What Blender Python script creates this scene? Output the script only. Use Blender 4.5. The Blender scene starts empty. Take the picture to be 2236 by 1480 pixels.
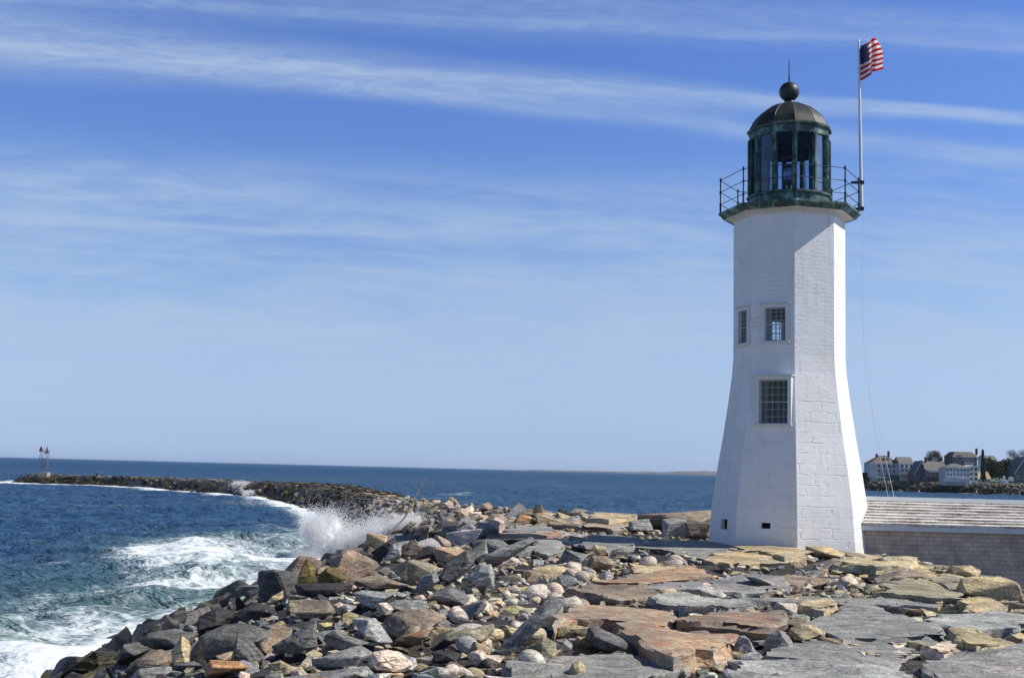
import bpy, bmesh, math, random
import numpy as np
from mathutils import Vector, Matrix
C = bpy.context.scene.collection
R = math.radians
HAZE = 3.0e-5
F, CX, CY, EYE = 2650.0, 1118.0, 740.0, 2.5
PITCH, ROLL = math.atan(285 / 2650), math.atan(0.0248)
# ------------------------------------------------------------------ camera
cam = bpy.data.cameras.new('camera'); co = bpy.data.objects.new('camera', cam); C.objects.link(co)
cam.sensor_width = 36; cam.lens = F / 2236 * 36; cam.clip_start = .3; cam.clip_end = 60000
CAMM = Matrix.Rotation(R(90) + PITCH, 4, 'X') @ Matrix.Rotation(ROLL, 4, 'Z')
co.matrix_world = Matrix.Translation((0, 0, EYE)) @ CAMM
bpy.context.scene.camera = co
bpy.context.scene.cycles.diffuse_bounces = 7; bpy.context.scene.cycles.max_bounces = 14; bpy.context.scene.cycles.transmission_bounces = 8
CR = np.array(CAMM.to_3x3())
def ray(px, py):
    return CR @ np.array([(px - CX) / F, -(py - CY) / F, -1.0])
def at_y(px, py, D):
    r = ray(px, py); return np.array([0, 0, EYE]) + r * (D / r[1])
def at_z(px, py, z):
    r = ray(px, py); return np.array([0, 0, EYE]) + r * ((z - EYE) / r[2])
def proj(p):
    q = CR.T @ (np.asarray(p, float) - np.array([0, 0, EYE]))
    return (CX + F * q[0] / -q[2], CY - F * q[1] / -q[2])
def hz(px): return 997 + .0248 * px
# ------------------------------------------------------------------ light
SUN_B, SUN_E = 92.0, 44.0                      # compass bearing from +Y, elevation
SX = math.sin(R(SUN_B)) * math.cos(R(SUN_E)); SY = math.cos(R(SUN_B)) * math.cos(R(SUN_E)); SZ = math.sin(R(SUN_E))
sl = bpy.data.lights.new('sun', 'SUN'); sl.energy = 5.0; sl.angle = R(.5); sl.color = (1, .955, .88)
so = bpy.data.objects.new('sun', sl); C.objects.link(so)
so.rotation_euler = Vector((SX, SY, SZ)).to_track_quat('Z', 'Y').to_euler()
vs = bpy.context.scene.view_settings
vs.view_transform = 'Standard'; vs.look = 'None'; vs.gamma = 1; vs.exposure = 0.0
W = bpy.data.worlds.new('World'); bpy.context.scene.world = W; W.use_nodes = True
class NT:
    def __init__(s, nt): s.nt = nt
    def n(s, t, props=None, **ins):
        nd = s.nt.nodes.new(t)
        for k, v in (props or {}).items(): setattr(nd, k, v)
        for k, v in ins.items():
            k = k.replace('_', ' ')
            if k.startswith('i ') : sock = nd.inputs[int(k[2:])]
            else: sock = nd.inputs[k]
            s.set(sock, v)
        return nd
    def set(s, sock, v):
        if isinstance(v, bpy.types.NodeSocket): s.nt.links.new(v, sock)
        elif hasattr(sock.default_value, '__len__') and isinstance(v, (tuple, list)):
            v = tuple(v)
            if len(sock.default_value) == 4 and len(v) == 3: v = v + (1,)
            sock.default_value = v
        else: sock.default_value = v
    def m(s, op, a, b=0.0, c=None, clamp=False):
        nd = s.nt.nodes.new('ShaderNodeMath'); nd.operation = op; nd.use_clamp = clamp
        s.set(nd.inputs[0], a); s.set(nd.inputs[1], b)
        if c is not None: s.set(nd.inputs[2], c)
        return nd.outputs[0]
    def mix(s, f, a, b, typ='MIX'):
        nd = s.nt.nodes.new('ShaderNodeMix'); nd.data_type = 'RGBA'; nd.blend_type = typ; nd.clamp_factor = True
        s.set(nd.inputs[0], f); s.set(nd.inputs[6], a); s.set(nd.inputs[7], b)
        return nd.outputs[2]
    def rng(s, v, a, b, c=0., d=1., smooth=True):
        nd = s.nt.nodes.new('ShaderNodeMapRange'); nd.interpolation_type = 'SMOOTHSTEP' if smooth else 'LINEAR'
        for i, x in enumerate((v, a, b, c, d)): s.set(nd.inputs[i], x)
        return nd.outputs[0]
    def noise(s, vec, sc, det=4, rough=.55, dist=0.):
        nd = s.n('ShaderNodeTexNoise', None, Vector=vec, Scale=sc, Detail=float(det), Roughness=rough, Distortion=dist)
        return nd.outputs[0]
w = NT(W.node_tree); bg = W.node_tree.nodes['Background']
sky = w.n('ShaderNodeTexSky'); sky.sky_type = 'NISHITA'; sky.sun_disc = False
sky.sun_elevation = R(SUN_E); sky.sun_rotation = R(SUN_B); sky.altitude = 0; sky.air_density = 1.0; sky.dust_density = .6; sky.ozone_density = 3.0
tc = w.n('ShaderNodeTexCoord'); D_ = w.n('ShaderNodeVectorMath', {'operation': 'NORMALIZE'}); w.set(D_.inputs[0], tc.outputs['Generated']); DV = D_.outputs[0]
def unit(px, py):
    r = ray(px, py); return Vector(r / np.linalg.norm(r))
def dot(vec):
    nd = w.n('ShaderNodeVectorMath', {'operation': 'DOT_PRODUCT'}); w.set(nd.inputs[0], DV); w.set(nd.inputs[1], tuple(vec)); return nd.outputs['Value']
# contrails are great circles; coordinates along (a) and across (c) a trail
refn = unit(0, 60).cross(unit(2236, 215)).normalized(); refc = unit(1118, 137); refa = refn.cross(refc).normalized()
ca, cc, cf = dot(refa), dot(refn), dot(refc)
swirl = w.n('ShaderNodeCombineXYZ', None, X=w.m('MULTIPLY', ca, 5.), Y=w.m('MULTIPLY', cc, 22.), Z=cf).outputs[0]
n1 = w.noise(swirl, 2.6, 7, .62, .6)
fine = w.n('ShaderNodeCombineXYZ', None, X=w.m('MULTIPLY', ca, 7.), Y=w.m('MULTIPLY', cc, 44.), Z=1.3).outputs[0]
n2 = w.m('ADD', w.m('MULTIPLY', w.noise(fine, 2.6, 9, .7, 1.6), .6), w.m('MULTIPLY', w.noise(swirl, .9, 5, .6, 1.2), .4))
wob = w.m('MULTIPLY', w.m('SUBTRACT', w.noise(swirl, 1.3, 3, .5), .5), .012)
def trail(p0, p1, w0, w1, amp, soft=.5, n=None, lo=.3, hi=.65, ext=None):
    nrm = unit(*p0).cross(unit(*p1)).normalized()
    d = w.m('ADD', dot(nrm), wob)
    along = w.rng(ca, float(unit(*p0).dot(refa)), float(unit(*p1).dot(refa)), 0, 1, False)
    wid = w.m('ADD', w.m('MULTIPLY', along, (w1 - w0) / F), w0 / F)
    q = w.m('DIVIDE', w.m('ABSOLUTE', d), wid)
    band = w.m('SUBTRACT', 1.0, w.rng(q, 1 - soft, 1 + soft * .3))
    tex = w.rng(n or n1, lo, hi, .55, 1.0)
    if ext: band = w.m('MULTIPLY', band, w.m('SUBTRACT', 1.0, w.rng(along, ext[0], ext[1])))
    return w.m('MULTIPLY', w.m('MULTIPLY', band, tex), amp)
T = [trail((0, 100), (2236, 262), 80, 13, .42, .75, n2, .38, .62),
     trail((300, 120), (2236, 350), 50, 28, .32, .85, n2, .38, .62),
     trail((0, -40), (2236, 78), 90, 45, .30, .8, n2, .40, .62),
     trail((0, 470), (960, 520), 15, 5, .26, .9, n1, .2, .6, (.55, 1.05)),
     trail((380, 560), (1500, 640), 6, 14, .14, .95, n1, .2, .6, (.3, 1.0)), trail((0, 395), (900, 400), 45, 60, .20, .9, n1, .3, .7, (.5, 1.1)),
     trail((850, 158), (2236, 256), 16, 15, .30, .6, n2, .36, .6), trail((500, 18), (2236, 104), 16, 10, .20, .8, n2, .38, .62), trail((900, 205), (2236, 345), 22, 20, .16, .8, n2, .38, .6)]
s_ = T[0]
for t_ in T[1:]:
    s_ = w.m('ADD', s_, w.m('MULTIPLY', t_, w.m('SUBTRACT', 1.0, w.m('MULTIPLY', s_, .7))))
sepz = w.n('ShaderNodeSeparateXYZ', None, Vector=DV).outputs[2]
# broad thin cirrus veil between ~4 and ~16 degrees up
big = w.n('ShaderNodeCombineXYZ', None, X=w.m('MULTIPLY', ca, 2.2), Y=w.m('MULTIPLY', cc, 13.), Z=cf).outputs[0]
nb = w.noise(big, 1.9, 7, .6, .5)
fl = w.n('ShaderNodeCombineXYZ', None, X=w.m('MULTIPLY', ca, 6.), Y=w.m('MULTIPLY', cc, 46.), Z=.7).outputs[0]
nfl = w.noise(fl, 1.5, 8, .64, .9)
veil = w.m('MULTIPLY', w.m('MULTIPLY', w.rng(sepz, .0, .09), w.m('SUBTRACT', 1.0, w.rng(sepz, .20, .262))), w.rng(w.m('ADD', w.m('MULTIPLY', nb, .6), w.m('MULTIPLY', nfl, .4)), .36, .62, .18, 1.))
veil = w.m('MULTIPLY', veil, w.rng(n1, .25, .75, .7, 1.))
s_ = w.m('ADD', s_, w.m('ADD', w.m('MULTIPLY', veil, .66), w.m('MULTIPLY', w.m('MULTIPLY', w.rng(sepz, .17, .05), w.rng(nb, .25, .6, .5, 1.)), .22)), None, True)
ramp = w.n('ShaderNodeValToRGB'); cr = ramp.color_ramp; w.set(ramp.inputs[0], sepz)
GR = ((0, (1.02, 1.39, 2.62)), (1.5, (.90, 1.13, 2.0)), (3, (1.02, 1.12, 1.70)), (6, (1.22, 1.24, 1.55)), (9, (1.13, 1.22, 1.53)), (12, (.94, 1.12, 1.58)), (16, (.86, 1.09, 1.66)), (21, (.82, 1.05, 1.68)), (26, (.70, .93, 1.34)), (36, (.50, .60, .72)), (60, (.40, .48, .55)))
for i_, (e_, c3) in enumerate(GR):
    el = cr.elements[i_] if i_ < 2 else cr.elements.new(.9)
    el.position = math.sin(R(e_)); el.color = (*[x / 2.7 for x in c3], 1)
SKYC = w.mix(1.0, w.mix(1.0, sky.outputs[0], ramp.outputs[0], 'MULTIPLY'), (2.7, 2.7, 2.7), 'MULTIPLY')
cloudcol = w.n('ShaderNodeRGB'); cloudcol.outputs[0].default_value = (4.9, 6.35, 8.5, 1)
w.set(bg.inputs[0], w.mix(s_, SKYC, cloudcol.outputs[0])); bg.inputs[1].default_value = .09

# ------------------------------------------------------------------ noise and mesh helpers
def vnoise(p, seed=0):
    p = np.asarray(p, float); i = np.floor(p).astype(np.int64); f = p - i; f = f * f * (3 - 2 * f)
    def h(dx, dy, dz):
        v = ((i[:, 0] + dx) * 374761393 + (i[:, 1] + dy) * 668265263 + (i[:, 2] + dz) * 2147483029 + seed * 974634777) & 0xffffffff
        v = ((v ^ (v >> 13)) * 1274126177) & 0xffffffff; v = ((v ^ (v >> 16)) * 2246822519) & 0xffffffff
        return ((v ^ (v >> 15)) & 0xffffff) / 8388607.5 - 1
    r = 0
    for dx in (0, 1):
        for dy in (0, 1):
            for dz in (0, 1):
                r = r + h(dx, dy, dz) * (f[:, 0] if dx else 1 - f[:, 0]) * (f[:, 1] if dy else 1 - f[:, 1]) * (f[:, 2] if dz else 1 - f[:, 2])
    return r
def fbm(p, o=4, seed=0, g=.5):
    a, r = 1., 0
    for k in range(o): r = r + a * vnoise(p * 2.0 ** k, seed + k * 7); a *= g
    return r
def link(o, parent=None):
    C.objects.link(o)
    if parent is not None: o.parent = parent
    return o
def tag(o, label=None, cat=None, group=None, kind=None):
    if label: o['label'] = label
    if cat: o['category'] = cat
    if group: o['group'] = group
    if kind: o['kind'] = kind
    return o
class MB:
    def __init__(s): s.v = []; s.f = []; s.mi = []; s.uv = None
    def add(s, vs, fs, mi=0):
        b = len(s.v); s.v += [tuple(map(float, v)) for v in vs]; s.f += [tuple(b + i for i in f) for f in fs]; s.mi += [mi] * len(fs); return s
    def hexa(s, p, mi=0):     # 8 points: bottom 4, top 4 (same order)
        return s.add(p, [(3, 2, 1, 0), (4, 5, 6, 7), (0, 1, 5, 4), (1, 2, 6, 5), (2, 3, 7, 6), (3, 0, 4, 7)], mi)
    def box(s, c, d, mi=0, rz=0, frame=None):
        x, y, z = d[0] / 2, d[1] / 2, d[2] / 2
        pts = [(-x, -y, -z), (x, -y, -z), (x, y, -z), (-x, y, -z), (-x, -y, z), (x, -y, z), (x, y, z), (-x, y, z)]
        if frame is not None:
            ex, ey, ez = [np.array(a, float) for a in frame]
            pts = [np.array(c) + ex * a + ey * b + ez * e for a, b, e in pts]
        else:
            cr, sr = math.cos(rz), math.sin(rz)
            pts = [(c[0] + a * cr - b * sr, c[1] + a * sr + b * cr, c[2] + e) for a, b, e in pts]
        return s.hexa(pts, mi)
    def tube(s, path, r, n=8, mi=0, caps=True):
        path = [np.array(p, float) for p in path]; rs = r if hasattr(r, '__len__') else [r] * len(path); rings = []
        for i, p in enumerate(path):
            t = path[min(i + 1, len(path) - 1)] - path[max(i - 1, 0)]; t = t / (np.linalg.norm(t) + 1e-9)
            a = np.array([0, 0, 1.]) if abs(t[2]) < .9 else np.array([1., 0, 0]); u = np.cross(t, a); u /= np.linalg.norm(u); v = np.cross(t, u)
            rings.append([p + rs[i] * (math.cos(2 * math.pi * k / n) * u + math.sin(2 * math.pi * k / n) * v) for k in range(n)])
        vs = [q for ring in rings for q in ring]; fs = []
        for i in range(len(path) - 1):
            for k in range(n): fs.append((i * n + k, i * n + (k + 1) % n, (i + 1) * n + (k + 1) % n, (i + 1) * n + k))
        if caps: fs += [tuple(range(n))[::-1], tuple((len(path) - 1) * n + k for k in range(n))]
        return s.add(vs, fs, mi)
    def ngonloft(s, prof, angs, cen, mi=0, cap0=True, cap1=True):   # prof: (radius, z)
        n = len(angs); vs = [(cen[0] + r * a[0], cen[1] + r * a[1], z) for r, z in prof for a in angs]; fs = []
        for i in range(len(prof) - 1):
            for k in range(n): fs.append((i * n + k, i * n + (k + 1) % n, (i + 1) * n + (k + 1) % n, (i + 1) * n + k))
        if cap0: fs.append(tuple(range(n))[::-1])
        if cap1: fs.append(tuple((len(prof) - 1) * n + k for k in range(n)))
        return s.add(vs, fs, mi)
    def build(s, name, mats, parent=None, smooth=None, loc=None, recalc=True):
        me = bpy.data.meshes.new(name)
        vs = s.v if loc is None else [(v[0] - loc[0], v[1] - loc[1], v[2] - loc[2]) for v in s.v]
        me.from_pydata(vs, [], s.f)
        for m in (mats if isinstance(mats, (list, tuple)) else [mats]): me.materials.append(m)
        me.polygons.foreach_set('material_index', s.mi)
        if recalc:
            bm = bmesh.new(); bm.from_mesh(me); bmesh.ops.recalc_face_normals(bm, faces=bm.faces); bm.to_mesh(me); bm.free()
        if smooth is not None:
            me.polygons.foreach_set('use_smooth', [True] * len(me.polygons)); me.set_sharp_from_angle(angle=R(smooth))
        me.update()
        o = link(bpy.data.objects.new(name, me), parent)
        if loc is not None: o.location = loc
        return o
def empty(name, loc=(0, 0, 0)):
    o = bpy.data.objects.new(name, None); C.objects.link(o); o.location = loc; return o

# ------------------------------------------------------------------ materials
def mat(name):
    m = bpy.data.materials.new(name); m.use_nodes = True; t = NT(m.node_tree)
    return m, t, m.node_tree.nodes['Principled BSDF']
def simple(name, col, rough=.6, metal=0., var=.15, sc=3., bump=0., bsc=20.):
    m, t, b = mat(name); g = t.n('ShaderNodeNewGeometry').outputs['Position']
    n = t.noise(g, sc, 5, .6)
    t.set(b.inputs['Base Color'], t.mix(1.0, col, t.n('ShaderNodeCombineColor', None, **{'i_0': t.rng(n, .3, .7, 1 - var, 1 + var), 'i_1': t.rng(n, .3, .7, 1 - var, 1 + var), 'i_2': t.rng(n, .3, .7, 1 - var, 1 + var)}).outputs[0], 'MULTIPLY'))
    b.inputs['Roughness'].default_value = rough; b.inputs['Metallic'].default_value = metal
    if bump:
        bn = t.n('ShaderNodeBump', None, Strength=.6, Distance=bump, Height=t.noise(g, bsc, 5, .6)); t.set(b.inputs['Normal'], bn.outputs[0])
    return m
def rock_material(name='rock', worn=.45):
    m, t, b = mat(name); P = t.n('ShaderNodeNewGeometry').outputs['Position']; xyz = t.n('ShaderNodeSeparateXYZ', None, Vector=P)
    at = t.n('ShaderNodeAttribute', {'attribute_name': 'tint'}); col = at.outputs['Color']; rust = at.outputs['Alpha']
    st = t.n('ShaderNodeVectorMath', {'operation': 'MULTIPLY'}); t.set(st.inputs[0], P); st.inputs[1].default_value = (1.2, 1.9, 7.)
    tl = t.n('ShaderNodeVectorRotate', {'rotation_type': 'AXIS_ANGLE'}, Vector=st.outputs[0], Axis=(1, .4, 0), Angle=.12).outputs[0]
    nA = t.noise(P, .9, 6, .6, .4); nB = t.noise(tl, 2.2, 7, .65, .6); nC = t.noise(P, 22, 5, .7); nD = t.noise(P, 3.1, 6, .62, .8)
    def gray(v): return t.n('ShaderNodeCombineColor', None, **{'i_0': v, 'i_1': v, 'i_2': v}).outputs[0]
    c = t.mix(1., col, gray(t.rng(nA, .3, .72, .72, 1.28)), 'MULTIPLY')
    wf_ = t.rng(t.m('ADD', t.m('MULTIPLY', nA, .55), t.m('MULTIPLY', t.noise(P, 5.5, 6, .7, .6), .45)), .48, .60, 0, .55); wf_ = t.m('MULTIPLY', wf_, t.m('ADD', t.m('MULTIPLY', rust, 1.3), .25)); c = t.mix(wf_, c, t.mix(1., c, (1.42, 1.16, .86), 'MULTIPLY'))
    c = t.mix(1., c, gray(t.rng(nB, .3, .7, .60, 1.38)), 'MULTIPLY')
    c = t.mix(1., c, gray(t.rng(nC, .3, .72, .55, 1.42)), 'MULTIPLY')
    pt = t.n('ShaderNodeNewGeometry').outputs['Pointiness']; c = t.mix(t.rng(pt, .515, .60, 0, worn), c, (.50, .48, .43))
    rf = t.m('MULTIPLY', t.rng(t.m('ADD', t.m('MULTIPLY', nD, .6), t.m('MULTIPLY', nB, .4)), t.m('SUBTRACT', .66, t.m('MULTIPLY', rust, .22)), t.m('SUBTRACT', .76, t.m('MULTIPLY', rust, .18))), .85)
    c = t.mix(rf, c, t.mix(t.rng(nC, .35, .65), (.45, .20, .085), (.30, .155, .09)))
    # pale lichen and mineral veins
    lf = t.rng(t.noise(P, 1.7, 8, .7, 1.2), .6, .7, 0, .5); c = t.mix(lf, c, (.40, .38, .26))
    vein = t.n('ShaderNodeTexVoronoi', {'feature': 'DISTANCE_TO_EDGE'}, Vector=tl, Scale=1.3)
    crack = t.rng(vein.outputs[0], .0, .035, 1, 0)
    crack = t.m('MULTIPLY', crack, t.rng(nA, .56, .66))
    c = t.mix(t.m('MULTIPLY', crack, .6), c, (.03, .03, .03))
    # intertidal zone: wet, dark, olive weed
    wl = t.m('ADD', xyz.outputs[2], t.m('MULTIPLY', t.m('SUBTRACT', nA, .5), 1.6))
    wet = t.rng(wl, -.85, -1.6)
    wcol = t.mix(t.rng(t.noise(P, .8, 5, .6), .5, .62), t.mix(1., c, (.30, .30, .32), 'MULTIPLY'), (.085, .075, .018))
    c = t.mix(wet, c, wcol)
    t.set(b.inputs['Base Color'], c)
    t.set(b.inputs['Roughness'], t.rng(wet, 0, 1, .82, .42)); b.inputs['Specular IOR Level'].default_value = .35
    hgt = t.m('ADD', t.m('ADD', t.m('MULTIPLY', nB, .9), t.m('MULTIPLY', nC, .22)), t.m('ADD', t.m('MULTIPLY', nD, .5), t.m('MULTIPLY', crack, -.6)))
    bn = t.n('ShaderNodeBump', None, Strength=.85, Distance=.055, Height=hgt); t.set(b.inputs['Normal'], bn.outputs[0])
    return m
M = {}
M['rock'] = rock_material(); M['rubble'] = rock_material('rubble_rock', 0.)
def copper():
    m, t, b = mat('verdigris_copper'); P = t.n('ShaderNodeNewGeometry').outputs['Position']; sv = t.n('ShaderNodeVectorMath', {'operation': 'MULTIPLY'}); t.set(sv.inputs[0], P); sv.inputs[1].default_value = (1, 1, .5)
    n = t.noise(sv.outputs[0], 3.2, 7, .68, .6); n2 = t.noise(P, 14, 5, .7)
    c = t.mix(t.rng(t.m('ADD', n, t.m('MULTIPLY', n2, .25)), .56, .85), (.035, .066, .054), (.22, .42, .35))
    c = t.mix(t.rng(t.noise(P, 1.3, 5, .6), .6, .7, 0, .8), c, (.055, .022, .014))
    t.set(b.inputs['Base Color'], c); b.inputs['Roughness'].default_value = .55; b.inputs['Metallic'].default_value = .1
    return m
M['green'] = copper()
M['dome'] = simple('dark_bronze', (.030, .038, .033), .5, .2, .5, 3., .003, 20)
M['iron'] = simple('black_iron', (.012, .016, .03), .5, .3, .3, 6.)
M['trim'] = simple('white_trim', (.66, .68, .66), .5, 0, .05, 4.)
M['bar'] = simple('sash_paint', (.36, .38, .38), .5, 0, .1, 8.)
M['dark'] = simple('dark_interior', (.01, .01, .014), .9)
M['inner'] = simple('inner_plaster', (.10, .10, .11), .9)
M['pole'] = simple('pole_white', (.8, .8, .8), .35, 0, .05)
M['rope'] = simple('rope', (.6, .6, .56), .8)
M['wood'] = simple('driftwood', (.13, .095, .075), .8, 0, .4, 4., .01, 30)
M['red'] = simple('flag_red', (.55, .02, .035), .75, 0, .06); M['white'] = simple('flag_white', (.86, .85, .86), .75, 0, .04); M['blue'] = simple('flag_blue', (.012, .022, .13), .75, 0, .1)
for k_ in ('red', 'white', 'blue'):
    nt_ = M[k_].node_tree; pb = nt_.nodes['Principled BSDF']; tn = nt_.nodes.new('ShaderNodeBsdfTranslucent'); mx_ = nt_.nodes.new('ShaderNodeMixShader'); mx_.inputs[0].default_value = .45
    nt_.links.new(pb.inputs['Base Color'].links[0].from_socket, tn.inputs[0]); nt_.links.new(pb.outputs[0], mx_.inputs[1]); nt_.links.new(tn.outputs[0], mx_.inputs[2]); nt_.links.new(mx_.outputs[0], nt_.nodes['Material Output'].inputs[0])
M['concrete'] = simple('concrete', (.34, .30, .23), .85, 0, .2, 3.)
M['redpaint'] = simple('red_paint', (.42, .025, .03), .5); M['greypaint'] = simple('grey_paint', (.05, .07, .10), .5)
M['steel'] = simple('steel', (.13, .13, .14), .5, .2)
M["drop"] = simple("spray_water", (.98, .98, .98), .7, 0, .02)
M['brass'] = simple('lamp_metal', (.25, .09, .06), .5, .2)
M['darkmetal'] = simple('dark_metal', (.05, .055, .05), .5, .3)
def wall_material():
    m, t, b = mat('whitewashed_granite'); uv = t.n('ShaderNodeUVMap', {'uv_map': 'uv'}).outputs[0]
    P = t.n('ShaderNodeNewGeometry').outputs['Position']
    sx = t.n('ShaderNodeSeparateXYZ', None, Vector=uv)
    zz = sx.outputs[1]
    dn = t.n('ShaderNodeTexNoise', None, Vector=P, Scale=1.6, Detail=4.0)
    du = t.n('ShaderNodeVectorMath', {'operation': 'MULTIPLY_ADD'}); t.set(du.inputs[0], dn.outputs['Color']); du.inputs[1].default_value = (.5, .16, 0); t.set(du.inputs[2], uv)
    k1 = t.n('ShaderNodeTexBrick', {'offset': .5, 'squash': 1.4, 'squash_frequency': 3}, Vector=du.outputs[0], Scale=1.0, **{'Mortar Size': .022, 'Mortar Smooth': .5, 'Brick Width': .74, 'Row Height': .33})
    k2 = t.n('ShaderNodeTexBrick', {'offset': .5, 'squash': 1.5, 'squash_frequency': 2}, Vector=du.outputs[0], Scale=1.0, **{'Mortar Size': .012, 'Mortar Smooth': .6, 'Brick Width': .42, 'Row Height': .13})
    up = t.rng(zz, 4.0, 6.0)
    mk = t.m('ADD', t.m('MULTIPLY', k1.outputs[1], t.m('SUBTRACT', 1., up)), t.m('MULTIPLY', k2.outputs[1], up))
    hid = t.rng(t.noise(P, 1.6, 5, .65), .42, .66)
    mort = t.m('MULTIPLY', mk, hid)
    sh_ = t.n('ShaderNodeVectorMath', {'operation': 'MULTIPLY'}); t.set(sh_.inputs[0], P); sh_.inputs[1].default_value = (.45, .45, 2.2)
    n1 = t.noise(sh_.outputs[0], 7, 7, .68, .5); n2 = t.noise(P, 2.2, 5, .6)
    h = t.m('ADD', t.m('ADD', t.m('MULTIPLY', mort, -.75), t.m('MULTIPLY', n1, .42)), t.m('MULTIPLY', n2, .6))
    bn = t.n('ShaderNodeBump', None, Strength=.62, Distance=.035, Height=h); t.set(b.inputs['Normal'], bn.outputs[0])
    c = t.mix(t.rng(t.noise(P, .8, 6, .65, .5), .35, .75), (.83, .83, .82), (.77, .765, .735))
    # rusty / green weeping stains
    sv = t.n('ShaderNodeVectorMath', {'operation': 'MULTIPLY'}); t.set(sv.inputs[0], P); sv.inputs[1].default_value = (4, 4, .35)
    c = t.mix(t.rng(t.noise(sv.outputs[0], 1.2, 6, .65), .52, .74, 0, .55), c, (.60, .57, .47))
    c = t.mix(t.rng(t.m('ADD', zz, t.m('MULTIPLY', n2, 1.2)), 1.7, .1, 0, .6), c, (.56, .52, .42))
    c = t.mix(t.m('MULTIPLY', mort, .12), c, (.4, .4, .38))
    t.set(b.inputs['Base Color'], c); b.inputs['Roughness'].default_value = .8
    return m
M['wall'] = wall_material()
def shingle_material(name, c1, c2, bw, rh, rough=.85):
    m, t, b = mat(name); P = t.n('ShaderNodeNewGeometry').outputs['Position']; s = t.n('ShaderNodeSeparateXYZ', None, Vector=P)
    v = t.n('ShaderNodeCombineXYZ', None, X=t.m('ADD', s.outputs[0], s.outputs[1]), Y=s.outputs[2], Z=0.).outputs[0]
    k = t.n('ShaderNodeTexBrick', {'offset': .5, 'squash': 1.3, 'squash_frequency': 3}, Vector=v, Scale=1.0, Color1=c1, Color2=c2, Mortar=tuple(.62 * x for x in c1), **{'Mortar Size': .008, 'Mortar Smooth': .2, 'Brick Width': bw, 'Row Height': rh, 'Bias': -.2})
    n = t.noise(P, 1.4, 6, .65, .3)
    g = t.rng(n, .3, .7, .75, 1.25)
    c = t.mix(1., k.outputs[0], t.n('ShaderNodeCombineColor', None, **{'i_0': g, 'i_1': g, 'i_2': g}).outputs[0], 'MULTIPLY')
    t.set(b.inputs['Base Color'], c); b.inputs['Roughness'].default_value = rough
    bn = t.n('ShaderNodeBump', None, Strength=.7, Distance=.02, Height=t.m('SUBTRACT', 1., k.outputs[1])); t.set(b.inputs['Normal'], bn.outputs[0])
    return m
M['shingle'] = shingle_material('weathered_shingles', (.60, .485, .38), (.48, .385, .305), .26, .14)
def board_material():
    m, t, b = mat('weathered_white_boards'); P = t.n('ShaderNodeNewGeometry').outputs['Position']
    v = t.n('ShaderNodeVectorMath', {'operation': 'MULTIPLY'}); t.set(v.inputs[0], P); v.inputs[1].default_value = (.7, 6, 9)
    n = t.noise(v.outputs[0], 1.5, 6, .7, .3); n2 = t.noise(P, 9, 5, .7)
    c = t.mix(t.rng(t.m('ADD', t.m('MULTIPLY', n, .7), t.m('MULTIPLY', n2, .3)), .44, .60), (.74, .70, .63), (.27, .21, .165))
    t.set(b.inputs['Base Color'], c); b.inputs['Roughness'].default_value = .8
    return m
M['boards'] = board_material()
def glass_material(name, tint=(.85, .93, .92), refl=.9):
    m = bpy.data.materials.new(name); m.use_nodes = True; nt = m.node_tree; nt.nodes.clear(); t = NT(nt)
    fr = t.n('ShaderNodeFresnel', None, IOR=1.5).outputs[0]
    mx = t.n('ShaderNodeMixShader', None, Fac=t.m('MULTIPLY', fr, refl)); t.set(mx.inputs[1], t.n('ShaderNodeBsdfTransparent', None, Color=tint).outputs[0])
    t.set(mx.inputs[2], t.n('ShaderNodeBsdfGlossy', None, Color=(1, 1, 1), Roughness=.03).outputs[0])
    o = t.n('ShaderNodeOutputMaterial'); t.set(o.inputs[0], mx.outputs[0]); return m
M['glass'] = glass_material('window_glass', (.8, .86, .9))
M['lglass'] = glass_material('lantern_glass', (.58, .69, .80), .3)
m_, t_, b_ = mat('lens_glass'); b_.inputs['Base Color'].default_value = (.5, .62, .7, 1); b_.inputs['Roughness'].default_value = .1; b_.inputs['Transmission Weight'].default_value = .5; M['lens'] = m_

# ------------------------------------------------------------------ terrain function (the made ground under the stones)
SPINE = [(4.0, 2, 8.3, 0.), (4.5, 22, 8.4, 0.), (4.9, 38, 8.8, .1), (4.6, 55, 6.6, .0), (1.2, 75, 4.6, -.25), (-7.3, 100, 3.1, -.55), (-12.4, 127, 3.2, -.85),
         (-17, 150, 3.7, -.9), (-31.5, 206, 6.6, -.9), (-58, 238, 4.2, -1.05), (-80, 266, 3.6, -1.3), (-103, 272, 4.2, -1.25)]
WATER = -3.0
def H(x, y):
    x = np.asarray(x, float); y = np.asarray(y, float); best = np.full(x.shape, -30.)
    for (ax, ay, aw, az), (bx, by, bw, bz) in zip(SPINE[:-1], SPINE[1:]):
        dx, dy = bx - ax, by - ay; t = np.clip(((x - ax) * dx + (y - ay) * dy) / (dx * dx + dy * dy), 0, 1)
        d = np.hypot(x - ax - t * dx, y - ay - t * dy); wd = aw + (bw - aw) * t; z = az + (bz - az) * t
        far = np.clip((y - 60) / 60, 0, 1); sl = 1 / (2.35 - .9 * far)
        best = np.maximum(best, z - np.maximum(d - wd, 0) * sl - .25 * np.exp(-((d - wd) / 1.5) ** 2))
    # made yard behind the revetment on the tower's far right
    q = np.maximum(np.maximum(12 - x, x - 48), np.maximum(2 - y, y - 47)); yard = -1.9 - np.maximum(q, 0) * .6
    return np.maximum(best, yard)
def h1(x, y): return float(H(np.array([x]), np.array([y]))[0])
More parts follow.
